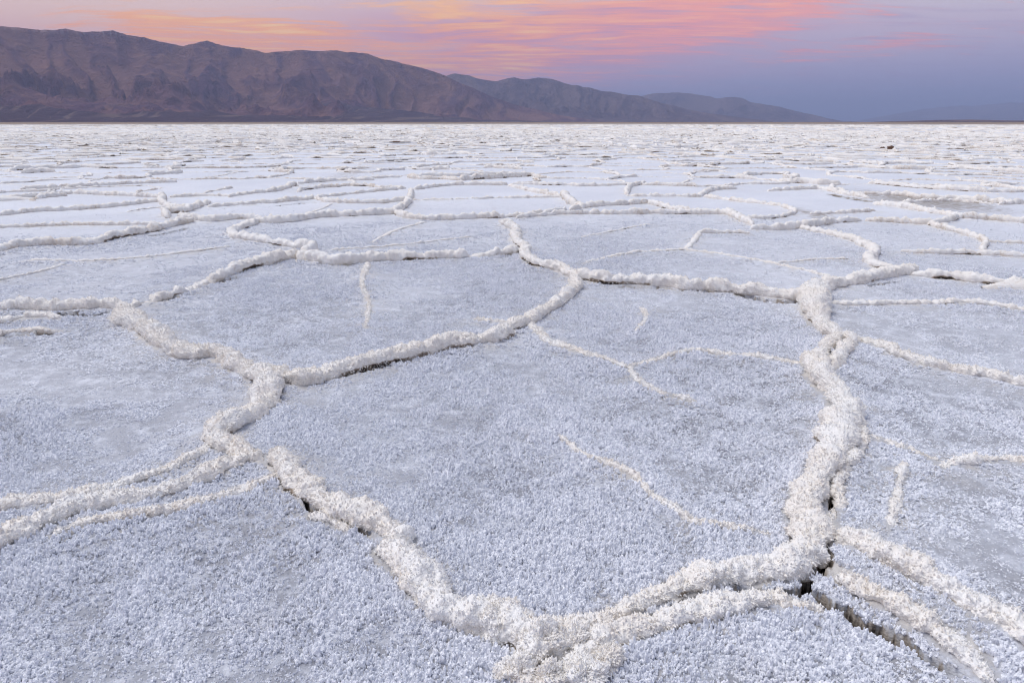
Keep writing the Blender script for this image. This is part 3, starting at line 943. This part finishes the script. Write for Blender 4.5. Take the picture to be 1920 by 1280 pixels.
def grains_on(vv, q, t, attrs, SV, SN, dens_px, name, mat, scale=1.0):
    """ridge mesh whose surface carries grain clusters"""
    n0 = len(vv)
    m_ = rng.random(len(SV)) < dens_px
    gp, gn = SV[m_], SN[m_]
    n1 = len(gp)
    sc_ = scale * (0.45 + 0.75 * rng.random(n1) ** 1.5)[:, None] * np.ones(3)
    tz = np.arctan2(gn[:, 1], gn[:, 0])
    ty = np.arccos(np.clip(gn[:, 2] / np.maximum(np.linalg.norm(gn, axis=1), 1e-6), -1, 1))
    rt = np.stack([np.zeros(n1), ty, tz], -1)
    z3 = np.zeros((n0, 3)); p3 = np.zeros((len(GP_V), 3))
    A = {}
    for k_, v_ in attrs.items():
        A[k_] = ('FLOAT', np.concatenate([v_, np.zeros(n1 + len(GP_V))]))
    A['proto'] = ('INT', np.concatenate([np.full(n0, -1), np.zeros(n1), GP_K]))
    A['tuft_rot'] = ('FLOAT_VECTOR', np.vstack([z3, rt, p3]))
    A['tuft_scale'] = ('FLOAT_VECTOR', np.vstack([z3, sc_, p3]))
    o = mesh_obj(name, np.vstack([vv, gp, GP_V]), q, np.vstack([t, GP_F + n0 + n1]), mat, A, n_flat=len(GP_F))
    o.modifiers.new('grains', 'NODES').node_group = GRAINS
    global NGRAIN
    NGRAIN += n1
    return o


# ------------------------------------------------------------------ ridge bodies
def ridge_mesh(pl, w, d, res, seed):
    """a crusty loaf along the line: undercut flanks, swellings, creases, popcorn surface"""
    w = np.maximum(w, 0.030)
    ext = d.get('ext', 0.38 * float(np.mean(w)))
    if ext:
        pl = np.vstack([pl[0] + (pl[0] - pl[1]) / np.linalg.norm(pl[0] - pl[1]) * ext, pl, pl[-1] + (pl[-1] - pl[-2]) / np.linalg.norm(pl[-1] - pl[-2]) * ext])
        w = np.concatenate([w[:1], w, w[-1:]])
    P, W, s = resample(pl, w, res)
    n = len(P)
    per = float(np.mean(W)) * 2.6
    m = int(np.clip(per / res, 7, 44))
    tan = np.gradient(P, axis=0)
    tan /= np.maximum(np.linalg.norm(tan, axis=1), 1e-9)[:, None]
    lat = np.stack([-tan[:, 1], tan[:, 0]], -1)
    wm = float(np.mean(W))
    # wander and swell
    P = P + lat * (wm * 0.22 * fbm(np.stack([s / wm * 0.5, np.full(n, seed * 3.7)], -1), 3, seed))[:, None]
    sw = 1 + 0.30 * fbm(np.stack([s / wm * 0.8 + 40, np.full(n, seed * 1.3)], -1), 3, seed + 1)
    f1, _ = worley(np.stack([s / wm * 0.75, np.full(n, seed * 2.1)], -1), seed + 2)
    far = d.get('far', False)
    crease = (0.4 if far else 0.85) * np.clip((f1 - 0.38) * 3.2, 0, 1) ** 2
    sw *= 1 - 0.34 * crease
    e0, e1 = d['ends']
    L = s[-1]
    ramp = np.minimum(e0 + (1 - e0) * np.clip(s / (wm * 1.6), 0, 1) ** 0.6, e1 + (1 - e1) * np.clip((L - s) / (wm * 1.6), 0, 1) ** 0.6)
    capl = np.sqrt(np.clip(np.minimum(s, L - s) / (wm * 0.30), 0, 1) * 0.97 + 0.03)
    half = W * 0.45 * sw * ramp * capl
    hgt = np.maximum(W * d['hr'], 0.026 if d['hr'] >= 0.5 else 0.022) * (1 + 0.25 * fbm(np.stack([s / wm * 0.6, np.full(n, seed * 5.1)], -1), 3, seed + 3)) * ramp * capl * (1 - 0.30 * crease)
    a = np.linspace(0, 2 * math.pi, m, endpoint=False) + math.pi / 2
    ca, sa = np.cos(a), np.sin(a)
    cx = np.sign(ca) * np.abs(ca) ** 0.85
    cz = np.where(sa > 0, np.abs(sa) ** 0.9 * 0.62, -np.abs(sa) ** 0.9 * 0.55)
    if d['hr'] < 0.5:                      # low veins come and go
        hgt = hgt * np.clip(0.95 + 0.9 * fbm(np.stack([s / 0.11, np.full(n, seed * 4.4)], -1), 3, seed + 6), 0.55, 1.3)
        half = half * np.clip(0.9 + 0.8 * fbm(np.stack([s / 0.07, np.full(n, seed * 6.4)], -1), 2, seed + 8), 0.4, 1.3)
    base = look(Zg, P) if np.hypot(*P.mean(0)) < 13 else np.zeros(n)
    k = max(3, int(0.06 / res))
    bs = np.convolve(np.pad(base, k, 'edge'), np.ones(2 * k + 1) / (2 * k + 1), 'valid')
    bs = np.clip(bs, -0.01, 0.09)
    off = half[:, None] * cx[None]
    V = np.empty((n, m, 3))
    V[..., 0] = P[:, 0, None] + lat[:, 0, None] * off
    V[..., 1] = P[:, 1, None] + lat[:, 1, None] * off
    lean = wm * 0.35 * fbm(np.stack([s / wm * 0.7, np.full(n, seed * 8.8)], -1), 2, seed + 12)
    off = off + lean[:, None] * np.clip(cz[None], 0, 1)
    V[..., 0] = P[:, 0, None] + lat[:, 0, None] * off
    V[..., 1] = P[:, 1, None] + lat[:, 1, None] * off
    V[..., 2] = bs[:, None] - 0.012 + hgt[:, None] * (0.42 + cz[None])
    N = np.empty_like(V)
    N[..., 0] = lat[:, 0, None] * ca
    N[..., 1] = lat[:, 1, None] * ca
    N[..., 2] = sa
    amp = np.clip(half / (wm * 0.5), 0.15, 1)[:, None]
    disp = wm * (0.16 if far else 0.28) * fbm(V / (wm * 0.50), 4, seed % 50 + 60, 0.6)
    sc = float(np.clip(max(0.030, res * 2.6), 0.018, max(0.4 * wm, 0.02)))
    if res < 0.07:
        f, i_ = worley(V / sc, 31)
        disp = disp + sc * (0.50 if res < 0.008 else 0.4 if far else 0.65) * ((0.75 - f) * (0.6 + 0.8 * i_))
    if res >= 0.007:
        disp = disp + 0.75 * min(res, 0.03) * vnoise(V / (res * 1.6), 36)
    if res < 0.009:
        f, i_ = worley(V / 0.0125, 33)
        disp = disp + 0.0048 * ((0.7 - f) * (0.5 + i_))
        disp = disp + 0.0022 * vnoise(V / 0.005, 35)
    V += N * (disp * amp)[..., None]
    low = np.clip(0.35 - (V[..., 2] - bs[:, None]) / np.maximum(hgt[:, None], 1e-3), -0.3, 0.4)
    stain = d['stain'] + 0.30 * fbm(V / 0.22, 3, 77) + 0.10 * low
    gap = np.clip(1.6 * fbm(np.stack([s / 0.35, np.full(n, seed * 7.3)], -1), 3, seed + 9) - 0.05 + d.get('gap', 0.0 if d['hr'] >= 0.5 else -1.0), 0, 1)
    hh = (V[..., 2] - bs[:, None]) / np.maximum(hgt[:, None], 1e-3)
    gap_shade = np.clip((0.42 + 0.12 * fbm(V / 0.05, 2, 78) - hh) * 4.5, 0, 1) * gap[:, None]  # gap shade and mud painted low on both flanks
    idx = np.arange(n * m, dtype=np.int32).reshape(n, m)
    nx = np.roll(idx, -1, axis=1)
    quads = np.stack([idx[:-1], idx[1:], nx[1:], nx[:-1]], -1).reshape(-1, 4)
    vv = np.vstack([V.reshape(-1, 3), V[0].mean(0)[None], V[-1].mean(0)[None]])
    c0, c1 = n * m, n * m + 1
    t0 = np.stack([np.full(m, c0), idx[0], nx[0]], -1)
    t1 = np.stack([np.full(m, c1), nx[-1], idx[-1]], -1)
    st = np.concatenate([stain.ravel(), [0, 0]])
    md = np.concatenate([gap_shade.ravel(), [0, 0]])
    sel = (V[..., 2] > bs[:, None] - 0.004)
    return vv, quads, np.vstack([t0, t1]).astype(np.int32), st, md, V[sel], N[sel]


for i, (g, wm, d) in enumerate(lines):
    rmean = float(np.hypot(g[:, 0], g[:, 1]).min())
    dep = math.hypot(rmean, CAMH)
    res = float(np.clip(dep / 683 * 1.35, 0.004, 0.03))
    res = max(res, 0.0046)
    vv, q, t, st, md, SV, SN = ridge_mesh(g, wm, d, res, i + 1)
    c = vv.mean(0) * np.array([1, 1, 0])
    if rmean < 7.5:
        dens = float(np.clip(res * res * 11500, 0, 1) * np.clip((8.0 - rmean) / 4.5, 0, 1))
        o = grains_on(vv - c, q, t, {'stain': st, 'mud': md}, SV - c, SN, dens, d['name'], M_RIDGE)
    else:
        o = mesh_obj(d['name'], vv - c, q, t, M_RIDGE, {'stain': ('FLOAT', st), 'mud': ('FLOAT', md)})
    o.location = c
    tag(o, d['label'], 'salt ridge' if d['name'] == 'salt_ridge' else 'salt slab', d['group'])

far_lines.sort(key=lambda q: q[0] + (200 if q[1] > 38 else 0))
accV, accQ, accT, accS, base_i = [], [], [], [], 0
G_FAR = 'low ridges of the far salt polygons'
L_FAR = 'low narrow salt ridge far out where polygons merge into stripes'
n_ind = 0
rest = []
for i, (r_, az_, pl, w, d) in enumerate(far_lines):
    if n_ind < 250 and az_ < 38 and pl[:, 1].min() > 0:
        res = float(np.clip(r_ / 683 * 1.2, 0.022, 0.10))
        vv, q, t, st, md, _, _ = ridge_mesh(pl, w, d, res, 200 + i % 400)
        c = vv.mean(0) * np.array([1, 1, 0])
        o = mesh_obj('salt_ridge', vv - c, q, t, M_RIDGE, {'stain': ('FLOAT', st), 'mud': ('FLOAT', md)})
        o.location = c
        tag(o, L_FAR, 'salt ridge', G_FAR)
        n_ind += 1
    else:
        rest.append((pl, w, d['hr'], d['stain'], d['gap']))
PL = np.stack([q[0] for q in rest])
n_up = 10
WL = np.stack([q[1] for q in rest])
HR, STN, GAP = (np.array([q[k] for q in rest])[:, None] for k in (2, 3, 4))
TG = np.gradient(PL, axis=1)
TG /= np.linalg.norm(TG, axis=2, keepdims=True) + 1e-9
LT = np.stack([-TG[..., 1], TG[..., 0]], -1)
WL = WL * (0.75 + 0.6 * rng.random(WL.shape))
HL = np.maximum(WL * HR, 0.02) * (0.7 + 0.5 * rng.random(WL.shape))
tp = np.ones(n_up); tp[[0, -1]] = 0.5
rings = []
for sx, hz in ((-0.5, -0.15), (-0.52, 0.45), (0.0, 1.0), (0.52, 0.4), (0.5, -0.15)):
    xy_ = PL + LT * (WL * tp * sx * (0.85 + 0.3 * rng.random(WL.shape)))[..., None]
    rings.append(np.concatenate([xy_, (HL * tp * hz * (0.85 + 0.3 * rng.random(WL.shape)))[..., None]], -1))
BV = np.stack(rings, 2)                                      # (N, n_up, 5, 3)
nl = len(rest)
bq = np.array([(a * 5 + b, a * 5 + b + 1, a * 5 + b + 6, a * 5 + b + 5) for a in range(n_up - 1) for b in range(4)])
bst = (STN[..., None] + 0.25 * (rng.random((nl, n_up, 1)) - 0.5)) * np.ones((1, 1, 5))
bmd = np.clip(GAP + 0.9 * (fbm(PL / 0.5, 2, 66) - 0.1), 0, 1)[..., None] * np.array([1, 0.75, 0.05, 0.75, 1])  # lower rows take the painted gap shade with its mud
accV.append(BV.reshape(-1, 3)); accQ.append((bq[None] + (np.arange(nl) * n_up * 5)[:, None, None]).reshape(-1, 4))
accT.append(np.zeros((0, 3), int)); accS.append(np.stack([bst.ravel(), bmd.ravel()], -1))
base_i = nl * n_up * 5
# beyond a hundred metres: short crooked crust edges, only a pixel or so tall
ND = 7000
dr_ = 104 * (430 / 104) ** rng.random(ND)
da_ = (rng.random(ND) * 2 - 1) * R(46)
dl_ = (0.8 + 3.2 * rng.random(ND) ** 2) * (dr_ / 104) ** 0.7
do_ = rng.random(ND) * math.pi
dh_ = (0.04 + 0.08 * rng.random(ND)) * (dr_ / 104) ** 0.35
dw_ = 0.10 + 0.14 * rng.random(ND)
rings = []
for kk, uu in enumerate((-0.5, -0.17, 0.17, 0.5)):
    bend = 0.25 * dl_ * (rng.random(ND) - 0.5)
    bx_ = dr_ * np.sin(da_) + np.cos(do_) * dl_ * uu - np.sin(do_) * bend
    by_ = dr_ * np.cos(da_) + np.sin(do_) * dl_ * uu + np.cos(do_) * bend
    tap = 0.35 if kk in (0, 3) else 0.8 + 0.5 * rng.random(ND)
    for sx, hz in ((-1, -0.05), (-0.55, 0.8), (0.45, 1.0), (1, -0.05)):
        rings.append(np.stack([bx_ - np.sin(do_) * dw_ * sx * tap, by_ + np.cos(do_) * dw_ * sx * tap, dh_ * hz * tap], -1))
dvv = np.stack(rings, 1)                                     # (ND, 16, 3)
o16 = (np.arange(ND) * 16)[:, None, None]
dqq = np.array([(a * 4 + b, a * 4 + b + 1, a * 4 + b + 5, a * 4 + b + 4) for a in range(3) for b in range(3)])[None] + o16
dst = np.repeat(0.20 + 0.40 * rng.random(ND), 16)
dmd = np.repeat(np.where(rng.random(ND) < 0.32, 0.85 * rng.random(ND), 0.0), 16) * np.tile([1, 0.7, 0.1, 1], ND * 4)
accV.append(dvv.reshape(-1, 3)); accQ.append(dqq.reshape(-1, 4) + base_i); accT.append(np.zeros((0, 3), int)); accS.append(np.stack([dst, dmd], -1))
tag(mesh_obj('distant_salt_ridges', np.vstack(accV), np.vstack(accQ), np.vstack(accT), M_RIDGE,
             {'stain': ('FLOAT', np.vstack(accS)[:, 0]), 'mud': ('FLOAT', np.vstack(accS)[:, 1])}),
    'countless faint salt ridges striping the flat toward the mud', 'salt ridges', kind='stuff')


# ------------------------------------------------------------------ popcorn lumps at the nearest junction
def lump(px, py, rpx, label, sq=0.8, seed=0):
    g, dep = ground_pt(px, py)
    rad = rpx * dep / FPX
    nu, nv = 54, 32
    u = np.linspace(0, 2 * math.pi, nu, endpoint=False)
    v = np.linspace(0.02, math.pi - 0.02, nv)
    U, W = np.meshgrid(u, v)
    N = np.stack([np.sin(W) * np.cos(U), np.sin(W) * np.sin(U), np.cos(W)], -1)
    q = N * rad
    wp = q + np.array([g[0], g[1], 0])
    disp = rad * 0.75 * fbm(wp / (rad * 0.75), 3, 90 + seed)
    f, i_ = worley(wp / 0.028, 91)
    disp += 0.011 * (0.7 - f) * (0.6 + 0.8 * i_)
    f, i_ = worley(wp / 0.0125, 92)
    disp += 0.0052 * (0.7 - f) * (0.5 + i_)
    q = q + N * disp[..., None]
    q[..., 2] *= sq
    idx = np.arange(nu * nv, dtype=np.int32).reshape(nv, nu)
    nx = np.roll(idx, -1, 1)
    quads = np.stack([idx[:-1], idx[1:], nx[1:], nx[:-1]], -1).reshape(-1, 4)
    vv = q.reshape(-1, 3)
    vv = np.vstack([vv, vv[:nu].mean(0), vv[-nu:].mean(0)])
    tr_ = np.vstack([np.stack([np.full(nu, nu * nv), idx[0], nx[0]], -1), np.stack([np.full(nu, nu * nv + 1), nx[-1], idx[-1]], -1)])
    st = 0.15 + 0.35 * fbm(wp.reshape(-1, 3) / 0.07, 3, 95)
    stt = np.concatenate([st, [0, 0]])
    o = grains_on(vv, quads, tr_, {'stain': stt, 'mud': stt * 0}, q.reshape(-1, 3)[:1250], N.reshape(-1, 3)[:1250], 0.6, 'salt_lump', M_RIDGE)
    o.location = (g[0], g[1], float(look(Zg, np.array([g]))[0]) + rad * sq * 0.30)
    tag(o, label, 'salt lump', 'popcorn lumps at the ridge junction')


lump(1010, 1232, 44, 'largest cauliflower salt lump where the thick notched ridge ends', 0.85, 1)
lump(972, 1274, 34, 'brown-hollowed salt lump in front of the largest cauliflower lump', 0.9, 2)
lump(1026, 1288, 30, 'small round salt lump tucked against the brown-hollowed lump', 0.9, 3)
lump(1072, 1222, 30, 'knobby salt lump at the start of the broken clump ridge', 0.8, 4)
lump(1090, 1282, 36, 'pale salt lump beside the crust of the parallel white ridge', 0.7, 5)
lump(1135, 1252, 32, 'grainy salt lump at the end of the parallel white ridge', 0.7, 6)
lump(926, 1182, 40, 'swollen salt lump grown into the thick notched ridge', 0.75, 7)

# ------------------------------------------------------------------ salt crystals: tufts standing on the near plates
def finger(rad, h, tilt, azm, at):
    k = 5
    a = np.linspace(0, 2 * math.pi, k, endpoint=False) + rng.random() * 6
    rings = []
    for f, rr in ((0.0, 0.8), (0.5, 1.05 + 0.3 * rng.random()), (0.88, 0.85)):
        ring = np.stack([np.cos(a) * rad * rr, np.sin(a) * rad * rr, np.full(k, h * f)], -1) * (1 + 0.25 * (rng.random((k, 1)) - .5))
        rings.append(ring)
    v = np.vstack(rings + [np.array([[rad * .3 * (rng.random() - .5), 0, h]])])
    ct, stt = math.cos(tilt), math.sin(tilt)
    Rm = np.array([[ct, 0, stt], [0, 1, 0], [-stt, 0, ct]])
    cz, sz = math.cos(azm), math.sin(azm)
    v = v @ Rm.T @ np.array([[cz, -sz, 0], [sz, cz, 0], [0, 0, 1]]).T + at
    f = []
    for l in range(2):
        for i in range(k):
            j = (i + 1) % k
            f += [(l * k + i, l * k + j, (l + 1) * k + j), (l * k + i, (l + 1) * k + j, (l + 1) * k + i)]
    for i in range(k):
        f.append((2 * k + i, 2 * k + (i + 1) % k, 3 * k))
    return v, np.array(f)


pv, pf, pk, b = [], [], [], 0
for q in range(NPROTO):
    for _ in range(rng.integers(5, 8)):
        ang, rd = rng.random() * 6.28, 0.0062 * math.sqrt(rng.random())
        v, f = finger(0.0018 + 0.0020 * rng.random(), 0.005 + 0.009 * rng.random() ** 1.8, 0.65 * rng.random() * (0.3 + rd / 0.0062),
                      ang, np.array([math.cos(ang) * rd, math.sin(ang) * rd, -0.002]))
        pv.append(v); pf.append(f + b); pk.append(np.full(len(v), q + 1)); b += len(v)
pv, pf, pk = np.vstack(pv), np.vstack(pf), np.concatenate(pk)

cand = []
for r0, r1, dens in ((0.9, 2.2, 11500), (2.2, 3.4, 10500), (3.4, 5.0, 7200), (5.0, 7.5, 3600), (7.5, 10.5, 1500), (10.5, 14.0, 700)):
    span = R(43)
    n = int((r1 ** 2 - r0 ** 2) * span * dens)
    rr = np.sqrt(r0 ** 2 + (r1 ** 2 - r0 ** 2) * rng.random(n))
    tt = (rng.random(n) * 2 - 1) * span
    cand.append(np.stack([rr * np.sin(tt), rr * np.cos(tt), rr], -1))
cand = np.vstack(cand)
xy = cand[:, :2]
patch = fbm(xy * 1.1, 3, 51)
fine_p = fbm(xy * 7.0, 3, 52)
dd = look(Dist, xy)
ckk = look(Crk, xy)
prob = np.clip((14.0 - cand[:, 2]) / 6.0, 0, 1) * np.clip(0.98 + 0.35 * patch + 0.25 * fine_p - 0.9 * look(clay, xy), 0.10, 1.0)
keep = (ckk > 1.5) & (dd > 0.007) & (rng.random(len(xy)) < prob)
xy, patch, fine_p, dd = xy[keep], patch[keep], fine_p[keep], dd[keep]
zz = look(Zg, xy)
n = len(xy)
dist_r = np.hypot(xy[:, 0], xy[:, 1])
scl = (0.55 + 0.60 * rng.random(n) ** 2 + 0.40 * patch + 0.85 * fine_p + 0.18 * np.exp(-np.clip(dd, 0, 9) / 0.06)) * (1 + 0.03 * dist_r)
scl = np.clip(scl, 0.42, 2.0) * np.clip((14.5 - dist_r) / 5.0, 0.3, 1)
big = fbm(xy * 0.45 + 4.0, 2, 57)
scl = scl * (0.86 + 0.16 * np.clip((3.2 - dist_r) / 2.0, 0, 1))
szz = scl * np.clip(0.72 + 0.8 * patch + 1.0 * big + 0.5 * rng.random(n) ** 2, 0.25, 1.5)
rot = np.stack([(rng.random(n) - .5) * 0.5, (rng.random(n) - .5) * 0.5, rng.random(n) * 6.28], -1)
allv = np.vstack([np.stack([xy[:, 0], xy[:, 1], zz - 0.001], -1), pv])
npts = n
kind = np.concatenate([np.zeros(n), pk])
zer = np.zeros((len(pv), 3))
cry = mesh_obj('salt_crystals', allv, None, pf + npts, M_CRYSTAL,
               {'proto': ('INT', kind), 'tuft_rot': ('FLOAT_VECTOR', np.vstack([rot, zer])),
                'tuft_scale': ('FLOAT_VECTOR', np.vstack([np.stack([scl, scl, szz], -1), zer]))}, smooth=False)
tag(cry, 'upright frost-like salt crystals bristling over the plates', 'salt crystals', kind='stuff')
cry.modifiers.new('tufts', 'NODES').node_group = TUFTS
print('crystal tufts', n, 'grains', NGRAIN, 'tris', NGRAIN * len(GP_F) / NPROTO)

# ------------------------------------------------------------------ mud clods
def clod(px, py, wpx, label, flat=0.55, long=1.0):
    g, dep = ground_pt(px, py)
    rad = wpx * dep / FPX * 0.5
    u = np.linspace(0, 2 * math.pi, 20, endpoint=False)
    v = np.linspace(0.05, math.pi - 0.05, 12)
    U, W = np.meshgrid(u, v)
    N = np.stack([np.sin(W) * np.cos(U), np.sin(W) * np.sin(U), np.cos(W)], -1)
    q = N * rad * (1 + 0.55 * fbm(N * 1.7 + px, 3, 7))[..., None]
    q[..., 2] *= flat
    q[..., 0] *= long
    idx = np.arange(240, dtype=np.int32).reshape(12, 20)
    nx = np.roll(idx, -1, 1)
    o = mesh_obj('mud_clod', q.reshape(-1, 3), np.stack([idx[:-1], idx[1:], nx[1:], nx[:-1]], -1).reshape(-1, 4),
                 [(idx[0, 0], idx[0, i], idx[0, i + 1]) for i in range(1, 19)], M_CLOD)
    o.location = (g[0], g[1], rad * 0.22)
    tag(o, label, 'mud clod')


clod(1654, 279, 9, 'small dark brown clod beside a longer one far out on the salt')
clod(1671, 280, 15, 'longer dark brown clod beside a smaller one far out on the salt')
clod(1461, 625, 5, 'tiny brown crumb lying on the plate below the dark gap')
clod(752, 268, 14, 'reddish brown mud streak lying alone far across the salt', 0.22, 3.6)
clod(1004, 620, 4, 'tiny brown fleck close to the vein fork')


# ------------------------------------------------------------------ mountains
def mountains(name, crest, Df, Dc, mat, label, seed, fan=0.35, relief=0.95, wl=1700.0, step=2.2, rows=100, fan_h=0.13):
    crest = np.array(crest, float)
    px = np.arange(crest[0, 0], crest[-1, 0] + 0.1, step)
    py = np.interp(px, crest[:, 0], crest[:, 1])
    k = np.interp(px, crest[:, 0], np.linspace(0, 1, len(crest)))
    py = py + 2.6 * fbm(np.stack([px / 24, px * 0 + seed], -1), 5, seed, 0.6) * np.clip((228 - py) / 30, 0, 1)
    d = ray(px, py)
    hn = np.linalg.norm(d[:, :2], axis=1)
    dirs = d[:, :2] / hn[:, None]
    dc = np.interp(px, [p[0] for p in Dc], [p[1] for p in Dc])
    dfo = np.interp(px, [p[0] for p in Df], [p[1] for p in Df])
    H = np.maximum(CAMH + d[:, 2] / hn * dc, 0)
    t = np.concatenate([np.linspace(0, 1, rows), np.linspace(1, 1.5, 22)[1:]])
    Dm = dfo[None] + (dc - dfo)[None] * t[:, None]
    Xm, Ym = dirs[None, :, 0] * Dm, dirs[None, :, 1] * Dm
    Pm = np.stack([Xm, Ym], -1)
    fanv = fan * np.clip(1 + 1.0 * fbm(Pm / 3800.0, 4, seed + 5), 0.3, 1.7)
    fl = np.clip(t[:, None] / fanv, 0, 1)
    up = np.clip((t[:, None] - fanv) / (1 - fanv), 0, 1)
    fh = fan_h * (fanv / fan) * (0.8 + 0.5 * fbm(Pm / 1700.0, 3, seed + 6))
    prof = fh * fl ** 1.5 + (1 - fh) * (0.45 * up + 0.55 * up ** 1.7)
    prof = np.where(t[:, None] > 1, 1 - 1.1 * (t[:, None] - 1), prof)
    env = np.clip(up * 2.2, 0, 1) * np.clip((1.0 - t[:, None]) * 3.0, 0, 1) ** 0.8
    env = np.where(t[:, None] > 1, np.clip((t[:, None] - 1) * 2, 0, 0.5), env)
    q = Pm + 0.35 * wl * np.stack([fbm(Pm / wl, 3, seed + 7), fbm(Pm / wl + 9, 3, seed + 8)], -1)
    azm = np.arctan2(dirs[:, 0], dirs[:, 1])[None] * dc.mean() + 0 * Dm
    wq = 0.45 * wl * np.stack([fbm(Pm / wl, 3, seed + 7), fbm(Pm / wl + 9, 3, seed + 8)], -1)
    q2 = np.stack([azm, Dm * 0.34], -1) + wq
    rg = 0.6 * ridged(q2 / wl, 6, seed + 1, 0.52) + 0.4 * ridged(q / (wl * 1.3), 5, seed + 1, 0.5)
    rg2 = ridged(q2 / (wl * 0.30), 4, seed + 2, 0.55)
    Zm = H[None] * (prof + relief * env * (rg - 0.62) * (0.55 + 0.45 * prof) + 0.24 * env * (rg2 - 0.5))
    # washes on the bajada: run downhill, that is along the slope
    ua = (px[None] - 620.0 * t[:, None]) / 24.0 + 2.2 * fbm(Pm / 2400.0, 4, seed + 9)
    wash = 1 - np.abs(vnoise(np.stack([ua + 0 * t[:, None], t[:, None] * 2.2 + 0 * ua], -1), seed + 3))
    fanf = 1 - np.clip(up * 9, 0, 1)
    Zm = Zm - fanf * H[None] * 0.012 * wash ** 3 * fl
    gully = np.where(fanf > 0.2, wash ** 4, np.clip(vnoise(np.stack([px[None] / 4.5 + 0 * t[:, None], t[:, None] * 5 + 0 * px[None]], -1), seed + 4) + 0.3, 0, 1))
    Zm[0] = -2.0
    Vm = np.stack([Xm, Ym, Zm], -1)
    nr_, nc_ = Zm.shape
    idx = np.arange(nr_ * nc_, dtype=np.int32).reshape(nr_, nc_)
    qd = np.stack([idx[:-1, :-1], idx[:-1, 1:], idx[1:, 1:], idx[1:, :-1]], -1).reshape(-1, 4)
    c = Vm.reshape(-1, 3).mean(0) * np.array([1, 1, 0])
    o = mesh_obj(name, Vm.reshape(-1, 3) - c, qd, None, mat, {'spur': ('FLOAT', (0.5 * rg + 0.5 * rg2).ravel()), 'fan': ('FLOAT', fanf.ravel()), 'gully': ('FLOAT', gully.ravel())})
    o.location = c
    tag(o, label, kind='structure')


MM1 = mat_mountain('mountain_rock', (0.160, 0.092, 0.136), (0.245, 0.130, 0.144), (0.45, 0.245, 0.185), True)
MM2 = mat_mountain('mountain_rock_far', (0.135, 0.090, 0.120), (0.20, 0.130, 0.14), (0.34, 0.23, 0.20))
mountains('mountain_range', [(-420, 70), (-260, 52), (-120, 60), (0, 49), (25, 52), (75, 57), (120, 55), (150, 60), (200, 58), (212, 57), (240, 66), (272, 70), (300, 78), (345, 87),
                             (372, 80), (388, 77), (410, 84), (450, 90), (500, 99), (540, 96), (568, 93), (600, 97), (628, 94), (655, 98), (690, 101), (715, 110),
                             (750, 118), (790, 127), (825, 138), (850, 150), (880, 163), (920, 180), (960, 194), (1010, 207), (1060, 218), (1120, 226), (1160, 228.4)],
          [(-420, 9500), (600, 13000), (1160, 25000)], [(-420, 19000), (600, 22500), (1160, 27000)], MM1,
          'long purple-brown mountain range with snow-streaked summits and pale washes', 3, fan=0.46, fan_h=0.20, rows=135)
mountains('mountain_range', [(780, 228), (800, 160), (842, 140), (852, 138), (880, 142), (905, 150), (930, 154), (950, 148), (965, 146), (985, 149), (1010, 145), (1035, 148), (1050, 153), (1070, 160),
                             (1100, 164), (1130, 170), (1160, 174), (1195, 180), (1230, 190), (1280, 203), (1330, 213), (1400, 222), (1450, 228)],
          [(780, 24000), (1450, 33000)], [(780, 33000), (1450, 37000)], MM2, 'craggy violet mountains stepping down behind the long range', 13, fan=0.22, relief=0.9, wl=1600)
mountains('mountain_range', [(1120, 228), (1150, 205), (1190, 182), (1215, 177), (1260, 174), (1290, 176), (1320, 180), (1345, 184), (1372, 181), (1390, 185), (1410, 192), (1435, 196), (1460, 200), (1490, 208),
                             (1520, 214), (1550, 222), (1580, 227), (1620, 228.5)],
          [(1120, 42000), (1620, 50000)], [(1120, 52000), (1620, 54000)], MM2, 'hazy lilac mountains tapering to a point at the flat horizon', 23, fan=0.2, wl=2600)
mountains('mountain_range', [(1600, 228), (1660, 217), (1700, 210), (1740, 204), (1790, 199), (1830, 198), (1870, 194), (1920, 192), (2000, 190), (2120, 196), (2300, 206)],
          [(1600, 92000), (2300, 92000)], [(1600, 110000), (2300, 110000)], MM2, 'faint blue mountains dissolving in haze beyond the low dark hill', 33, fan=0.2, wl=4000)
mountains('low_hill', [(1640, 228.6), (1700, 227.2), (1760, 225.2), (1820, 224.6), (1860, 225.5), (1900, 226.4), (1960, 226), (2100, 225), (2250, 228)],
          [(1640, 15000), (2250, 15000)], [(1640, 17000), (2250, 17000)], MM2, 'low dark hill lying along the horizon before the faint blue mountains', 43, fan=0.2, relief=0.1, rows=24, wl=1500)

# ------------------------------------------------------------------ air
bx = 180000.0
hv = [(sx * bx, sy * bx, z) for z in (-3.0, 3500.0) for sx, sy in ((-1, -1), (1, -1), (1, 1), (-1, 1))]
hm = bpy.data.materials.new('haze')
hm.use_nodes = True
hm.node_tree.nodes.clear()
hw = NT(hm.node_tree)
pvn = hw.n('ShaderNodeVolumePrincipled', {'Color': (0.58, 0.68, 1.0), 'Density': 2.1e-5, 'Anisotropy': 0.0})
hw.n('ShaderNodeOutputMaterial', {'Volume': pvn.outputs[0]})
tag(mesh_obj('haze', hv, [(0, 3, 2, 1), (4, 5, 6, 7), (0, 1, 5, 4), (1, 2, 6, 5), (2, 3, 7, 6), (3, 0, 4, 7)], None, hm, smooth=False),
    'thin blue twilight haze over the valley', kind='stuff')
